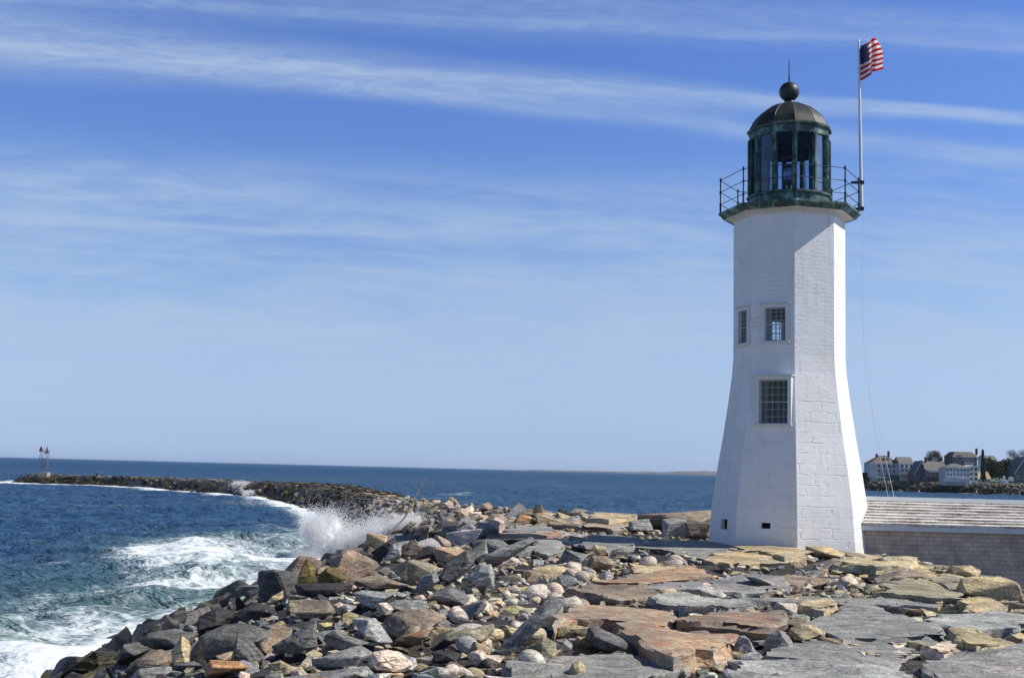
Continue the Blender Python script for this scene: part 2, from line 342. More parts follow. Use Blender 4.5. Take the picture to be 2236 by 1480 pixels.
def ground_hit(px, py, lift=0.):
    r = ray(px, py); o = np.array([0, 0, EYE]); ds = np.concatenate([np.arange(8, 70, .05), np.arange(70, 330, .25)])
    P = o[None, :] + r[None, :] * (ds / r[1])[:, None]; hh = np.maximum(H(P[:, 0], P[:, 1]), WATER - .4) + lift
    k = np.argmax(P[:, 2] <= hh); return P[k] if P[k, 2] <= hh[k] else P[-1]

# ------------------------------------------------------------------ lighthouse
TY = 40.3; TX = float(at_y(1723, 1100, TY)[0]); dT = math.hypot(TX, TY)
c_ = np.array([-TX, -TY]) / dT; r_ = np.array([-c_[1], c_[0]]); r_ = r_ if r_[0] > 0 else -r_
def dirv(deg): a = R(deg); return c_ * math.cos(a) + r_ * math.sin(a)
def tz(py, px=1723): return float(at_y(px, py, TY)[2])
def tr(hp): return hp * TY / F / math.cos(math.atan(602 / F)) * 1.0
PH = 5.5; OCT = [PH + 45 * k for k in range(8)]; OV = [dirv(a) for a in OCT]
light = empty('lighthouse', (TX, TY, 0))
tag(light, 'tall white octagonal lighthouse with dark copper lantern beside the shingled passageway', 'lighthouse')
TL = (TX, TY, 0)
prof = [(tz(1260), tr(179)), (tz(1190), tr(167.5)), (tz(1100), tr(160.5)), (tz(1020), tr(149)), (tz(960), tr(139)), (tz(880), tr(127.5)), (tz(820), tr(120)), (tz(785), tr(117.6)), (tz(485), tr(118.2))]
PZ = [p[0] for p in prof]; PR = [p[1] for p in prof]
def Rz(z): return float(np.interp(z, PZ, PR))
# openings: facet index, s-range, z-range, see-through
def fac_s(px, k, py):                                            # s on facet k (vertex k -> k+1) from a pixel column
    z = tz(py, px); best = None
    for s in np.linspace(0, 1, 201):
        p = (OV[k] * (1 - s) + OV[(k + 1) % 8] * s) * Rz(z); q = proj((TX + p[0], TY + p[1], z))
        if best is None or abs(q[0] - px) < best[0]: best = (abs(q[0] - px), s)
    return best[1]
def fz(py, k, s):                                                # height where the facet point meets a pixel row
    lo, hi = -2., 16.
    for _ in range(40):
        z = (lo + hi) / 2; p = (OV[k] * (1 - s) + OV[(k + 1) % 8] * s) * Rz(z)
        if proj((TX + p[0], TY + p[1], z))[1] > py: lo = z
        else: hi = z
    return z
KA, KB = 7, 6                                                    # front-left facet (-39.5..5.5) and far-left facet
openings = []                                                    # (k, s0, s1, z0, z1, cols, rows, name)
sA0, sA1 = fac_s(1671, KA, 707), fac_s(1716, KA, 707)
openings.append((KA, sA0, sA1, fz(745, KA, .5), fz(672, KA, .5), 4, 8, 'casement of small panes showing daylight through the tower'))
sL0, sL1 = fac_s(1661, KA, 878), fac_s(1723, KA, 878)
openings.append((KA, sL0, sL1, fz(925, KA, .55), fz(830, KA, .55), 5, 6, None))
sB0, sB1 = fac_s(1624, KB, 715), fac_s(1641, KB, 715)
openings.append((KB, .36, .80, openings[0][3], openings[0][4], 4, 8, None))
openings.append((4, .04, .66, openings[0][3] - .3, openings[0][4] - .02, 6, 6, None))
openings.append((5, .04, .42, openings[0][3] - .05, openings[0][4] + .05, 6, 8, None))
vents = [(KA, fac_s(1661, KA, 1147), fac_s(1682, KA, 1147), fz(1153, KA, .35), fz(1140, KA, .35)), (KB, fac_s(1574, KB, 1143), fac_s(1588, KB, 1143), fz(1154, KB, .4), fz(1132, KB, .4))]
allh = [(o[0], o[1], o[2], o[3], o[4]) for o in openings] + vents
mb = MB(); uvs = []
TH = .5
def fpt(k, s, z, inset=0.):
    p = (OV[k] * (1 - s) + OV[(k + 1) % 8] * s); r = Rz(z) - inset
    return (TX + p[0] * r, TY + p[1] * r, z)
for k in range(8):
    hs = [h for h in allh if h[0] == k]
    ss = sorted(set([0, .25, .5, .75, 1] + [h[1] for h in hs] + [h[2] for h in hs])); zs = sorted(set(list(PZ) + [h[3] for h in hs] + [h[4] for h in hs]))
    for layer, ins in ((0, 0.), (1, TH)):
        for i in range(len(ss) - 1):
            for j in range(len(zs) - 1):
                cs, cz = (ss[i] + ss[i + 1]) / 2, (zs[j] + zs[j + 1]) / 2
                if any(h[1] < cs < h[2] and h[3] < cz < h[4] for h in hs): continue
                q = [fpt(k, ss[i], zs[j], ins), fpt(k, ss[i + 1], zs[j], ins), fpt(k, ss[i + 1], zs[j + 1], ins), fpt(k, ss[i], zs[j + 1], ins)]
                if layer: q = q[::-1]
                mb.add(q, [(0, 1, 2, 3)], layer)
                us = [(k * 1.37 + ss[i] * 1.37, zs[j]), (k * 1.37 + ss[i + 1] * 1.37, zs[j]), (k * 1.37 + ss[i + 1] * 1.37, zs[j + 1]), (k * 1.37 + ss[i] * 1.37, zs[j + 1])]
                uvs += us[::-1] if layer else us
    for h in hs:
        A = [fpt(k, h[1], h[3]), fpt(k, h[2], h[3]), fpt(k, h[2], h[4]), fpt(k, h[1], h[4])]; B = [fpt(k, h[1], h[3], TH), fpt(k, h[2], h[3], TH), fpt(k, h[2], h[4], TH), fpt(k, h[1], h[4], TH)]
        for a in range(4):
            b2 = (a + 1) % 4; mb.add([A[a], A[b2], B[b2], B[a]], [(0, 1, 2, 3)], 0); uvs += [(0, 0)] * 4
wl = mb.build('wall', [M['wall'], M['inner']], light, None, TL, recalc=False)
for o_ in (wl,): o_.location = (0, 0, 0)
uvl = wl.data.uv_layers.new(name='uv'); uvl.data.foreach_set('uv', [c for u in uvs for c in u])
def part(mb, name, mats, parent, smooth=None):                   # geometry given in world coords, parented under a thing at TL
    o = mb.build(name, mats, None, smooth)
    root = parent
    o.parent = root
    o.matrix_parent_inverse = Matrix.Identity(4)
    # world origin of the chain of parents
    off = Vector((0, 0, 0)); q = root
    while q is not None: off += q.location; q = q.parent
    o.location = -off
    return o
def window(k, s0, s1, z0, z1, cols, rows, label=None):
    s = (s0 + s1) / 2; zc = (z0 + z1) / 2; p0 = np.array(fpt(k, s0, zc)); p1 = np.array(fpt(k, s1, zc)); ex = (p1 - p0); wd = np.linalg.norm(ex); ex = ex / wd
    nrm = np.array([*(OV[k] + OV[(k + 1) % 8]), 0.]); nrm /= np.linalg.norm(nrm); ez = np.array([0, 0, 1.]); cen = (p0 + p1) / 2; ht = z1 - z0
    fr = (ex, nrm, ez); tilt = abs(Rz(z0) - Rz(z1)) * .93
    cas = MB(); cw = .115; dep = .09 + tilt; oc = cen + nrm * (.02 + tilt * .15)
    for sg in (-1, 1): cas.box(oc + ex * sg * (wd / 2 + cw / 2), (cw, dep, ht + .0), 0, 0, fr)
    cas.box(oc + ez * (ht / 2 + .06) , (wd + cw * 2, dep, .12), 0, 0, fr)
    cas.box(oc + nrm * .03 + ez * (ht / 2 + .135), (wd + cw * 2 + .1, dep + .08, .03), 0, 0, fr)
    cas.box(oc + nrm * .03 - ez * (ht / 2 + .035), (wd + cw * 2 + .06, dep + .06, .07), 0, 0, fr)
    wn = part(cas, 'window', M['trim'], light)
    sa = MB(); so_ = cen - nrm * .06; b = .016
    for sg in (-1, 1): sa.box(so_ + ex * sg * (wd / 2 - .018), (.036, .05, ht), 0, 0, fr)
    for zz in (-ht / 2 + .02, 0, ht / 2 - .02): sa.box(so_ + ez * zz + nrm * .002, (wd - .07, .052, .04), 0, 0, fr)
    for i in range(1, cols): sa.box(so_ + ex * (-wd / 2 + wd * i / cols), (b, .03, ht - .06), 0, 0, fr)
    for j in range(1, rows):
        if j * 2 == rows: continue
        sa.box(so_ + ez * (-ht / 2 + ht * j / rows) - nrm * .001, (wd - .07, .026, b), 0, 0, fr)
    part(sa, 'sash', M['bar'], wn)
    pn = MB(); q = cen - nrm * .066; pn.add([q - ex * (wd / 2 - .02) - ez * (ht / 2 - .02), q + ex * (wd / 2 - .02) - ez * (ht / 2 - .02), q + ex * (wd / 2 - .02) + ez * (ht / 2 - .02), q - ex * (wd / 2 - .02) + ez * (ht / 2 - .02)], [(0, 1, 2, 3)])
    part(pn, 'pane', M['glass'], wn)
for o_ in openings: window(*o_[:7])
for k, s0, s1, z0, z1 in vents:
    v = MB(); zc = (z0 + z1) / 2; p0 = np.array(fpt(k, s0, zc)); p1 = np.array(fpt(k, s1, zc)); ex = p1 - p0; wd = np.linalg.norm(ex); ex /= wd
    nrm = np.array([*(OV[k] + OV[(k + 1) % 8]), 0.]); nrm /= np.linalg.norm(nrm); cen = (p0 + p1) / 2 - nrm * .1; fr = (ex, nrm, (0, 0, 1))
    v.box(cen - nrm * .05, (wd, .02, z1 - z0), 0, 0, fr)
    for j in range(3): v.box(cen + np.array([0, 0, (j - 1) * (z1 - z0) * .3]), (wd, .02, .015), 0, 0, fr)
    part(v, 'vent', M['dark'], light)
# corbel, gallery, lantern
cb = MB(); zc0, zc1, zc2 = tz(486), tz(480), tz(466)
rW = tr(118.2)
cb.ngonloft([(rW * .8, zc0 - .1), (rW - .0, zc0 - .02), (rW + .03, zc0 + .03), (rW + .12, zc0 + .075), (tr(139), zc1 + .02), (tr(139), zc1 + .06)], OV, (TX, TY))
part(cb, 'cornice', M['wall'], light)
dk = MB()
dk.ngonloft([(tr(140), zc1 + .015), (tr(141), zc1), (tr(147), zc2 - .11), (tr(151.5), zc2 - .07), (tr(151.5), zc2)], OV, (TX, TY))
deck = part(dk, 'gallery', M['green'], light)
# railing: posts at the eight corners, three rails
rz0, rz1 = zc2, tz(391.5)
rail = MB(); rr = tr(147)
pts = [(TX + v[0] * rr, TY + v[1] * rr) for v in OV]
for (x, y) in pts:
    po = MB(); po.tube([(x, y, rz0 - .02), (x, y, rz1 + .05)], .024, 6); po.tube([(x, y, rz0), (x, y, rz0 + .3)], .034, 6)
    for zf in (.26, .62, .97): po.tube([(x, y, rz0 + (rz1 - rz0) * zf - .03), (x, y, rz0 + (rz1 - rz0) * zf + .03)], .042, 6)
    part(po, 'railing_post', M['iron'], deck)
for zf in (.26, .62, .97):
    for i in range(8):
        a, b2 = pts[i], pts[(i + 1) % 8]; z = rz0 + (rz1 - rz0) * zf; rail.tube([(*a, z), (*b2, z)], .0125, 5)
part(rail, 'railing', M['iron'], deck)
DOD = [dirv(8 + 30 * k) for k in range(12)]
zl0, zl1, zl2, zl3 = zc2, tz(433), tz(309), tz(289.5)
lan = MB()
lan.ngonloft([(tr(93), zl0), (tr(92), zl0 + .10), (tr(88), zl0 + .13), (tr(88), zl1 - .1), (tr(92), zl1 - .06), (tr(92), zl1), (tr(84), zl1 + .03)], DOD, (TX, TY))
curb = part(lan, 'lantern_curb', M['green'], light)
rp = tr(85)
for v in DOD:
    po = MB(); ang = math.atan2(v[1], v[0]); cx, cy = TX + v[0] * (rp - .09), TY + v[1] * (rp - .09)
    fr = (np.array([-v[1], v[0], 0]), np.array([v[0], v[1], 0]), np.array([0, 0, 1]))
    po.box((cx, cy, (zl1 + zl2) / 2 + .02), (.14, .24, zl2 - zl1 + .04), 0, 0, fr); po.box((cx + v[0] * .13, cy + v[1] * .13, (zl1 + zl2) / 2), (.03, .05, zl2 - zl1), 0, 0, fr)
    part(po, 'mullion', M['green'], light)
for k in range(12):
    a, b2 = DOD[k], DOD[(k + 1) % 12]; g = MB(); rg = rp - .05; ap = a * .95 + b2 * .05; bp = a * .05 + b2 * .95
    g.add([(TX + ap[0] * rg, TY + ap[1] * rg, zl1), (TX + bp[0] * rg, TY + bp[1] * rg, zl1), (TX + bp[0] * rg, TY + bp[1] * rg, zl2), (TX + ap[0] * rg, TY + ap[1] * rg, zl2)], [(0, 1, 2, 3)])
    part(g, 'lantern_pane', M['lglass'], light)
# black band painted as shade inside the lantern (hides the far panes' tops)
fz_ = MB(); fz_.ngonloft([(tr(80), zl2 - .02), (tr(86), zl2), (tr(86), zl3 - .08), (tr(91), zl3 - .05), (tr(92), zl3), (tr(86), zl3 + .04)], DOD, (TX, TY), 0, False, True)
part(fz_, 'frieze', M['green'], light)
ic = MB(); ic.ngonloft([(tr(79), zl2 - .42), (tr(80), zl2 - .0)], DOD, (TX, TY), 0, False, False); part(ic, 'painted_shade_band', M['dark'], light)
dm = MB()
dprof = [(tr(88), zl3 + .035), (tr(86), zl3 + .07)] + [(tr(h), tz(y)) for h, y in ((84, 281), (78, 269), (71, 260), (60, 249.5), (47, 240), (34, 233.5), (20, 228.5), (13.5, 227))]
dm.ngonloft(dprof, DOD, (TX, TY), 0, True, True)
dome = part(dm, 'dome', M['dome'], light)
rib = MB()
for v in DOD: rib.tube([(TX + v[0] * r, TY + v[1] * r, z) for r, z in dprof[1:]], .009, 5)
part(rib, 'dome_rib', M['dome'], dome)
circ = [np.array([math.cos(a), math.sin(a)]) for a in np.linspace(0, 2 * math.pi, 33)[:-1]]
bl = MB(); zb = tz(201); rb = tr(21.6)
bl.ngonloft([(tr(16), tz(229)), (tr(13), tz(226)), (tr(11), tz(222))], circ, (TX, TY), 0, True, True)
bl.ngonloft([(max(.002, rb * math.sin(a)), zb - rb * math.cos(a)) for a in np.linspace(0, math.pi, 20)], circ, (TX, TY), 0, True, True)
ball = part(bl, 'vent_ball', M['dome'], light, 50)
rd = MB(); rd.tube([(TX, TY, zb + rb - .02), (TX, TY, tz(165))], .028, 6); rd.tube([(TX, TY, tz(165) - .01), (TX, TY, tz(130))], [.022, .012], 6)
part(rd, 'lightning_rod', M['iron'], light)
# lamp inside the lantern
zf0 = tz(437); ln = MB(); ln.tube([(TX, TY, zf0), (TX, TY, tz(400))], .07, 10); ln.tube([(TX, TY, tz(402)), (TX, TY, tz(396))], .22, 12)
st = part(ln, 'lamp_stand', M['darkmetal'], light)
ln = MB(); ln.ngonloft([(.12, tz(396)), (.17, tz(392)), (.19, tz(382)), (.17, tz(371)), (.1, tz(367))], circ, (TX, TY)); part(ln, 'lens', M['lens'], light, 50)
ln = MB(); ln.tube([(TX, TY, tz(367)), (TX, TY, tz(358))], [.2, .05], 10); ln.tube([(TX - .3, TY, tz(345)), (TX + .3, TY, tz(341))], .06, 6); ln.tube([(TX, TY, tz(345)), (TX, TY, tz(300))], .025, 6); part(ln, 'lamp_hood', M['brass'], light)

# ------------------------------------------------------------------ flagpole, flag, halyards
FY = TY - .15; fb = at_y(1881, 459, FY); ft = at_y(1875, 91, FY)
fp = empty('flagpole', tuple(fb)); tag(fp, 'slim white flagpole clamped to the lighthouse gallery rail', 'flagpole')
m = MB(); m.tube([tuple(fb), tuple((fb + ft) / 2), tuple(ft)], [.062, .05, .036], 12); part(m, 'pole', M['pole'], fp, 60)
m = MB(); m.tube([tuple(ft), tuple(ft + (0, 0, .05))], [.045, .03], 10); part(m, 'truck', M['pole'], fp, 60)
for py in (399, 456):
    q = at_y(1880, py, FY); m = MB(); m.box(q, (.17, .17, .11)); m.box(q + np.array([-.2, .02, 0]), (.26, .06, .07)); part(m, 'clamp', M['iron'], fp)
# flag surface
top = [(0, 1874, 99), (.2, 1883, 100), (.42, 1893, 95), (.7, 1902, 87), (1, 1910, 84)]
bot = [(0, 1874.5, 179), (.2, 1884, 175), (.45, 1903, 163), (.55, 1905, 157), (.78, 1918, 154.5), (1, 1931, 151)]
def itp(tb, u): return np.array([np.interp(u, [a[0] for a in tb], [a[1] for a in tb]), np.interp(u, [a[0] for a in tb], [a[2] for a in tb])])
def flagpt(u, v, off=0.):
    a, b = itp(top, u), itp(bot, u); q = a * (1 - v) + b * v
    q = q + np.array([8 * math.sin(math.pi * min(1, v * 1.15)) * u ** 2, 0]) + np.array([1.2 * math.sin(u * 14 + v * 4) * u, 1.6 * math.sin(u * 11 + 1) * u * (1 - v)])
    d = .42 * math.sin(u * 9.5 + v * 1.6) * min(1, u * 4) + .08 * math.sin(u * 21 + v * 3) * u
    return at_y(q[0], q[1], FY - .02 + d + off)
flag = empty('flag', tuple(ft)); tag(flag, 'red, white and blue striped flag with stars flying from the flagpole top', 'flag')
NU, NV = 44, 39; g = [[flagpt(i / NU, j / NV) for i in range(NU + 1)] for j in range(NV + 1)]
m = MB(); vs_ = [p for row in g for p in row]; fs_ = []; mi_ = []
for j in range(NV):
    for i in range(NU):
        fs_.append((j * (NU + 1) + i, j * (NU + 1) + i + 1, (j + 1) * (NU + 1) + i + 1, (j + 1) * (NU + 1) + i)); st_ = j // 3
        mi_.append(2 if (i < 18 and j < 21) else (0 if st_ % 2 == 0 else 1))
m.add(vs_, fs_); m.mi = mi_; part(m, 'cloth', [M['red'], M['white'], M['blue']], flag, 80)
m = MB()
for off in (-.012, .012):
    for r9 in range(9):
        for c9 in range(6 if r9 % 2 == 0 else 5):
            cu = (18 / NU) * ((c9 * 2 + (1 if r9 % 2 == 0 else 2)) / 12); cv = (21 / NV) * (r9 + 1) / 10; P5 = []
            for a in range(10):
                rr_ = .027 if a % 2 == 0 else .012; P5.append(flagpt(cu + rr_ * .62 * math.sin(a * math.pi / 5), cv - rr_ * math.cos(a * math.pi / 5), off))
            P5.append(flagpt(cu, cv, off)); m.add(P5, [(10, a, (a + 1) % 10) for a in range(10)])
part(m, 'stars', M['white'], flag)
for (a, b2, lab) in (((1884, 470), (1940, 1088), 'thin pale halyard rope slanting down to the passage ridge, left one'), ((1886, 470), (1953, 1088), 'thin pale halyard rope slanting down to the passage ridge, right one')):
    p0 = at_y(*a, FY); p1 = at_y(*b2, TY + .1); m = MB(); mid = [(p0 * (1 - t) + p1 * t) + np.array([-.35 * math.sin(math.pi * t), 0, 0]) for t in np.linspace(0, 1, 14)]
    m.tube(mid, [.003 + .0045 * t for t in np.linspace(0, 1, 14)], 5); o = m.build('halyard', M['rope'], None, 60); tag(o, lab, 'rope', 'halyards of the flagpole')

# ------------------------------------------------------------------ shingled passageway
pg = empty('passageway', (TX + 2, TY - 1, -1.9)); tag(pg, 'low shingled passageway with weathered white board roof joined to the lighthouse', 'passageway')
X0, X1 = TX + 1.55, TX + 22.; yaw = -.026
def pp(X, dy, z): return (X, TY + dy + yaw * (X - X0), z)
zR = float(at_y(1900, 1090, TY + .25)[2]); zE = float(at_y(1900, 1147, TY - 1.15)[2])
mw = MB(); mw.hexa([pp(X0, -.98, -2.6), pp(X1, -.98, -2.6), pp(X1, 1.5, -2.6), pp(X0, 1.5, -2.6), pp(X0, -.98, zE + .1), pp(X1, -.98, zE + .1), pp(X1, 1.5, zE + .1), pp(X0, 1.5, zE + .1)])
mw.add([pp(X1, -.98, zE + .1), pp(X1, 1.5, zE + .1), pp(X1, .25, zR - .1)], [(0, 1, 2)])
part(mw, 'wall', M['shingle'], pg)
ro = MB(); n = 9; y0, y1_ = -1.2, .25
for i in range(n):
    for sg in (0, 1):
        t0, t1 = i / n, (i + 1) / n + .03; a, b2 = (y0 + (y1_ - y0) * t0, zE + (zR - zE) * t0), (y0 + (y1_ - y0) * t1, zE + (zR - zE) * t1)
        if sg: a = (.5 - a[0], a[1]); b2 = (.5 - b2[0], b2[1])
        xs = np.linspace(X0, X1, 6)
        for q in range(5):
            e = (-.006 if (q + i) % 2 else 0) ; A, B = xs[q], xs[q + 1] - .004
            ro.hexa([pp(A, a[0], a[1]), pp(B, a[0], a[1]), pp(B, b2[0], b2[1] - .0), pp(A, b2[0], b2[1] - .0), pp(A, a[0], a[1] + .085 + e), pp(B, a[0], a[1] + .085 + e), pp(B, b2[0], b2[1] + .012), pp(A, b2[0], b2[1] + .012)])
roof = part(ro, 'roof', M['boards'], pg)
rc = MB(); rc.hexa([pp(X0, .08, zR - .03), pp(X1, .08, zR - .03), pp(X1, .42, zR - .03), pp(X0, .42, zR - .03), pp(X0, .12, zR + .10), pp(X1, .12, zR + .10), pp(X1, .38, zR + .10), pp(X0, .38, zR + .10)])
part(rc, 'ridge_cap', M['trim'], roof)
fa = MB(); fa.hexa([pp(X0, -1.19, zE - .15), pp(X1, -1.19, zE - .15), pp(X1, -1.14, zE - .15), pp(X0, -1.14, zE - .15), pp(X0, -1.19, zE + .0), pp(X1, -1.19, zE + .0), pp(X1, -1.14, zE + .0), pp(X0, -1.14, zE + .0)])
fa.hexa([pp(X0, -1.135, zE - .13), pp(X1, -1.135, zE - .13), pp(X1, -.985, zE - .13), pp(X0, -.985, zE - .13), pp(X0, -1.135, zE - .10), pp(X1, -1.135, zE - .10), pp(X1, -.985, zE - .10), pp(X0, -.985, zE - .10)])
part(fa, 'fascia', M['trim'], pg)
cbd = MB(); cbd.hexa([pp(X0 - .0, -1.02, -2.6), pp(X0 + .09, -1.02, -2.6), pp(X0 + .09, -.985, -2.6), pp(X0, -.985, -2.6), pp(X0, -1.02, zE - .15), pp(X0 + .09, -1.02, zE - .15), pp(X0 + .09, -.985, zE - .15), pp(X0, -.985, zE - .15)])
part(cbd, 'corner_board', M['trim'], pg)
# ------------------------------------------------------------------ stones
rng = np.random.default_rng(7); random.seed(7)
PAL = {'slate': (.27, .268, .25), 'pale': (.37, .365, .34), 'dark': (.06, .058, .056), 'brown': (.25, .215, .175), 'tan': (.44, .38, .25), 'yellow': (.47, .41, .27), 'rust': (.36, .31, .25), 'pink': (.62, .54, .47), 'green': (.29, .28, .215), 'white': (.55, .52, .48), 'mid': (.16, .155, .145), 'orange': (.5, .30, .15), 'weed': (.13, .115, .045)}
WORD = {'slate': 'blue-grey', 'pale': 'pale grey', 'dark': 'near-black', 'brown': 'brown-grey', 'tan': 'tan', 'yellow': 'yellowish', 'rust': 'rust-stained', 'pink': 'pinkish white', 'green': 'greenish grey', 'white': 'whitish', 'mid': 'dark grey', 'orange': 'orange', 'weed': 'olive'}
def finish_rock(name, V, Fc, tint, rust, smooth=38, loc=None, parent=None):
    me = bpy.data.meshes.new(name); loc = V.mean(0) if loc is None else loc
    me.from_pydata([tuple(v) for v in (V - loc)], [], Fc); me.materials.append(M['rock'])
    a = me.color_attributes.new('tint', 'FLOAT_COLOR', 'POINT'); a.data.foreach_set('color', np.tile(np.array([*tint, rust], np.float32), len(V)).ravel())
    me.polygons.foreach_set('use_smooth', [True] * len(me.polygons)); me.set_sharp_from_angle(angle=R(smooth)); me.update()
    o = bpy.data.objects.new(name, me); o.location = tuple(loc); C.objects.link(o); return o
def hull(pts, bev=.0, cuts=1, seed=0, amp=.03, size=1., bseg=1):
    bm = bmesh.new(); vs = [bm.verts.new(p) for p in pts]
    r = bmesh.ops.convex_hull(bm, input=vs); g = [e for e in r['geom_interior'] + r['geom_unused'] if isinstance(e, bmesh.types.BMVert) and e.is_valid]
    bmesh.ops.delete(bm, geom=list(set(g)), context='VERTS')
    bmesh.ops.dissolve_limit(bm, angle_limit=R(13), verts=bm.verts, edges=bm.edges)
    if bev: bmesh.ops.bevel(bm, geom=list(bm.edges), offset=bev, segments=bseg, profile=.5, affect='EDGES', clamp_overlap=True)
    bmesh.ops.triangulate(bm, faces=bm.faces)
    for _ in range(cuts):
        L = size / (2.2 * 2 ** (_ + 1)) if cuts > 1 else 0
        es = [e for e in bm.edges if e.calc_length() > L]
        if es: bmesh.ops.subdivide_edges(bm, edges=es, cuts=1, use_grid_fill=True)
        bmesh.ops.triangulate(bm, faces=[f for f in bm.faces if len(f.verts) > 3])
    bmesh.ops.recalc_face_normals(bm, faces=bm.faces); bm.normal_update()
    V = np.array([v.co[:] for v in bm.verts]); N = np.array([v.normal[:] for v in bm.verts]); Fc = [tuple(v.index for v in f.verts) for f in bm.faces]; bm.free()
    if amp:
        q = V / size
        d = fbm(q * 2.3 + seed * 3.7, 4, seed) + .5 * fbm(q * np.array([3, 3, 12.]) + seed, 2, seed + 3)
        V = V + N * (d * amp * size)[:, None]
        rg = np.random.default_rng(seed + 99)
        if rg.random() < .45:
            ax = rg.normal(size=3) * np.array([.5, .5, 1.]); ax /= np.linalg.norm(ax); t = (V @ ax) / size * rg.uniform(3.5, 6) + vnoise(V / size * 1.5, seed) * .5
            fr_ = t - np.floor(t); st_ = np.clip((fr_ - .5) / .16 + .5, 0, 1); off = (np.floor(t) + st_ - t)
            V = V + (N - ax * (N @ ax)[:, None]) * (off * size * .016)[:, None]
    return V, Fc
def boulder_pts(a, b, c, n, seed, boxy=.5):
    r = np.random.default_rng(seed); p = r.normal(size=(n, 3)); p /= np.linalg.norm(p, axis=1)[:, None]
    q = p / np.abs(p).max(1)[:, None]; p = p * (1 - boxy) + q * boxy * .85
    return p * np.array([a, b, c]) * r.uniform(.8, 1.0, (n, 1))
def rotm(rx, ry, rz): return np.array((Matrix.Rotation(rz, 3, 'Z') @ Matrix.Rotation(ry, 3, 'Y') @ Matrix.Rotation(rx, 3, 'X')))
def slab_mesh(top, th, seed, size):
    """top: world polygon of the upper face; layered broken sides, rough top"""
    r = np.random.default_rng(seed); top = [np.array(p, float) for p in top]; out = []
    for i, p in enumerate(top):
        q = top[(i + 1) % len(top)]; L = np.linalg.norm(q - p); k = max(1, int(L / (size * .11))); n = np.array([-(q - p)[1], (q - p)[0], 0]) / (L + 1e-9)
        for j in range(k):
            t = j / k; out.append(p * (1 - t) + q * t + (n * r.normal() * min(.05 * L, .028 * size) if j else n * 0))
    c = np.mean(out, 0); bm = bmesh.new(); vs = [bm.verts.new(p) for p in out]; f = bm.faces.new(vs)
    if f.normal.z < 0: f.normal_flip()
    bm.normal_update()
    f = list(bm.faces)[0]
    if f.normal.z < 0: bmesh.ops.reverse_faces(bm, faces=[f])
    z0 = c[2]; layers = 4
    ge = bmesh.ops.extrude_face_region(bm, geom=[f]); 
    newf = [g for g in ge['geom'] if isinstance(g, bmesh.types.BMFace)][0]
    for v in newf.verts: v.co.z += th
    for v in bm.verts: v.co.z -= th
    xs = [v.co.x for v in bm.verts]; ys = [v.co.y for v in bm.verts]; st = max(size / 24, .07)
    for axis, lo, hi in ((0, min(xs), max(xs)), (1, min(ys), max(ys))):
        k = int((hi - lo) / st)
        for i in range(1, k):
            cpt = [0, 0, 0]; cpt[axis] = lo + (hi - lo) * i / k + r.uniform(-.2, .2) * st; no = [0, 0, 0]; no[axis] = 1; no[1 - axis] = r.uniform(-.1, .1)
            cpt[1 - axis] = c[1 - axis]
            bmesh.ops.bisect_plane(bm, geom=list(bm.verts) + list(bm.edges) + list(bm.faces), plane_co=cpt, plane_no=no)
    zb = [v.co.z for v in bm.verts]
    for i in range(1, layers):
        z = z0 - th * (i + r.uniform(-.2, .2)) / layers
        bmesh.ops.bisect_plane(bm, geom=list(bm.verts) + list(bm.edges) + list(bm.faces), plane_co=(c[0], c[1], z), plane_no=(r.uniform(-.03, .03), r.uniform(-.03, .03), 1))
    bmesh.ops.triangulate(bm, faces=[f for f in bm.faces if len(f.verts) > 4]); bm.normal_update()
    V = np.array([v.co[:] for v in bm.verts]); Fc = [tuple(v.index for v in f.verts) for f in bm.faces]; Nn = np.array([v.normal[:] for v in bm.verts]); bm.free()
    side = np.clip(1 - np.abs(Nn[:, 2]) * 1.0, 0, 1) + (np.abs(Nn[:, 2]) < .9) * .3
    q = V / max(size, .3)
    rel = np.clip((z0 - V[:, 2]) / max(th, .01), 0, 1)
    lay = vnoise(np.stack([V[:, 0] * 1.3 / size * 2, V[:, 1] * 1.3 / size * 2, rel * 4.3 + seed], 1), seed) * .045 * size
    dirc = V[:, :2] - c[:2]; dirc /= np.linalg.norm(dirc, axis=1)[:, None] + 1e-6
    onside = (np.hypot(Nn[:, 0], Nn[:, 1]) > .3)
    crk = vnoise(V * np.array([3.1, 3.1, .6]), seed + 8) * .075 + vnoise(V * np.array([9., 9., 6.]), seed + 9) * .03 + vnoise(V * np.array([1.2, 1.2, 9.]), seed + 10) * .035
    V[:, :2] += dirc * ((lay + crk) * onside + onside * rel * (-.03 * size) - onside * (rel < .05) * (.02 + .05 * np.abs(vnoise(V * 1.7, seed + 2))))[:, None]
    # stepped flaky top
    tn = fbm(np.stack([q[:, 0] * 2.2, q[:, 1] * 2.2, q[:, 0] * 0 + seed], 1), 4, seed)
    step = np.round(tn * 2.2) / 2.2
    V[:, 2] += (rel < .3) * (tn * .35 + step * .65) * min(.055, .03 * size) - (rel < .05) * onside * (.02 + .03 * np.abs(vnoise(V * 2.1, seed + 5)))
    return V, Fc
CROP = {1: (100, 1160, 3.727), 2: (600, 1160, 3.727), 3: (1100, 1160, 3.727), 4: (1600, 1160, 3.516), 5: (860, 1080, 3.194)}
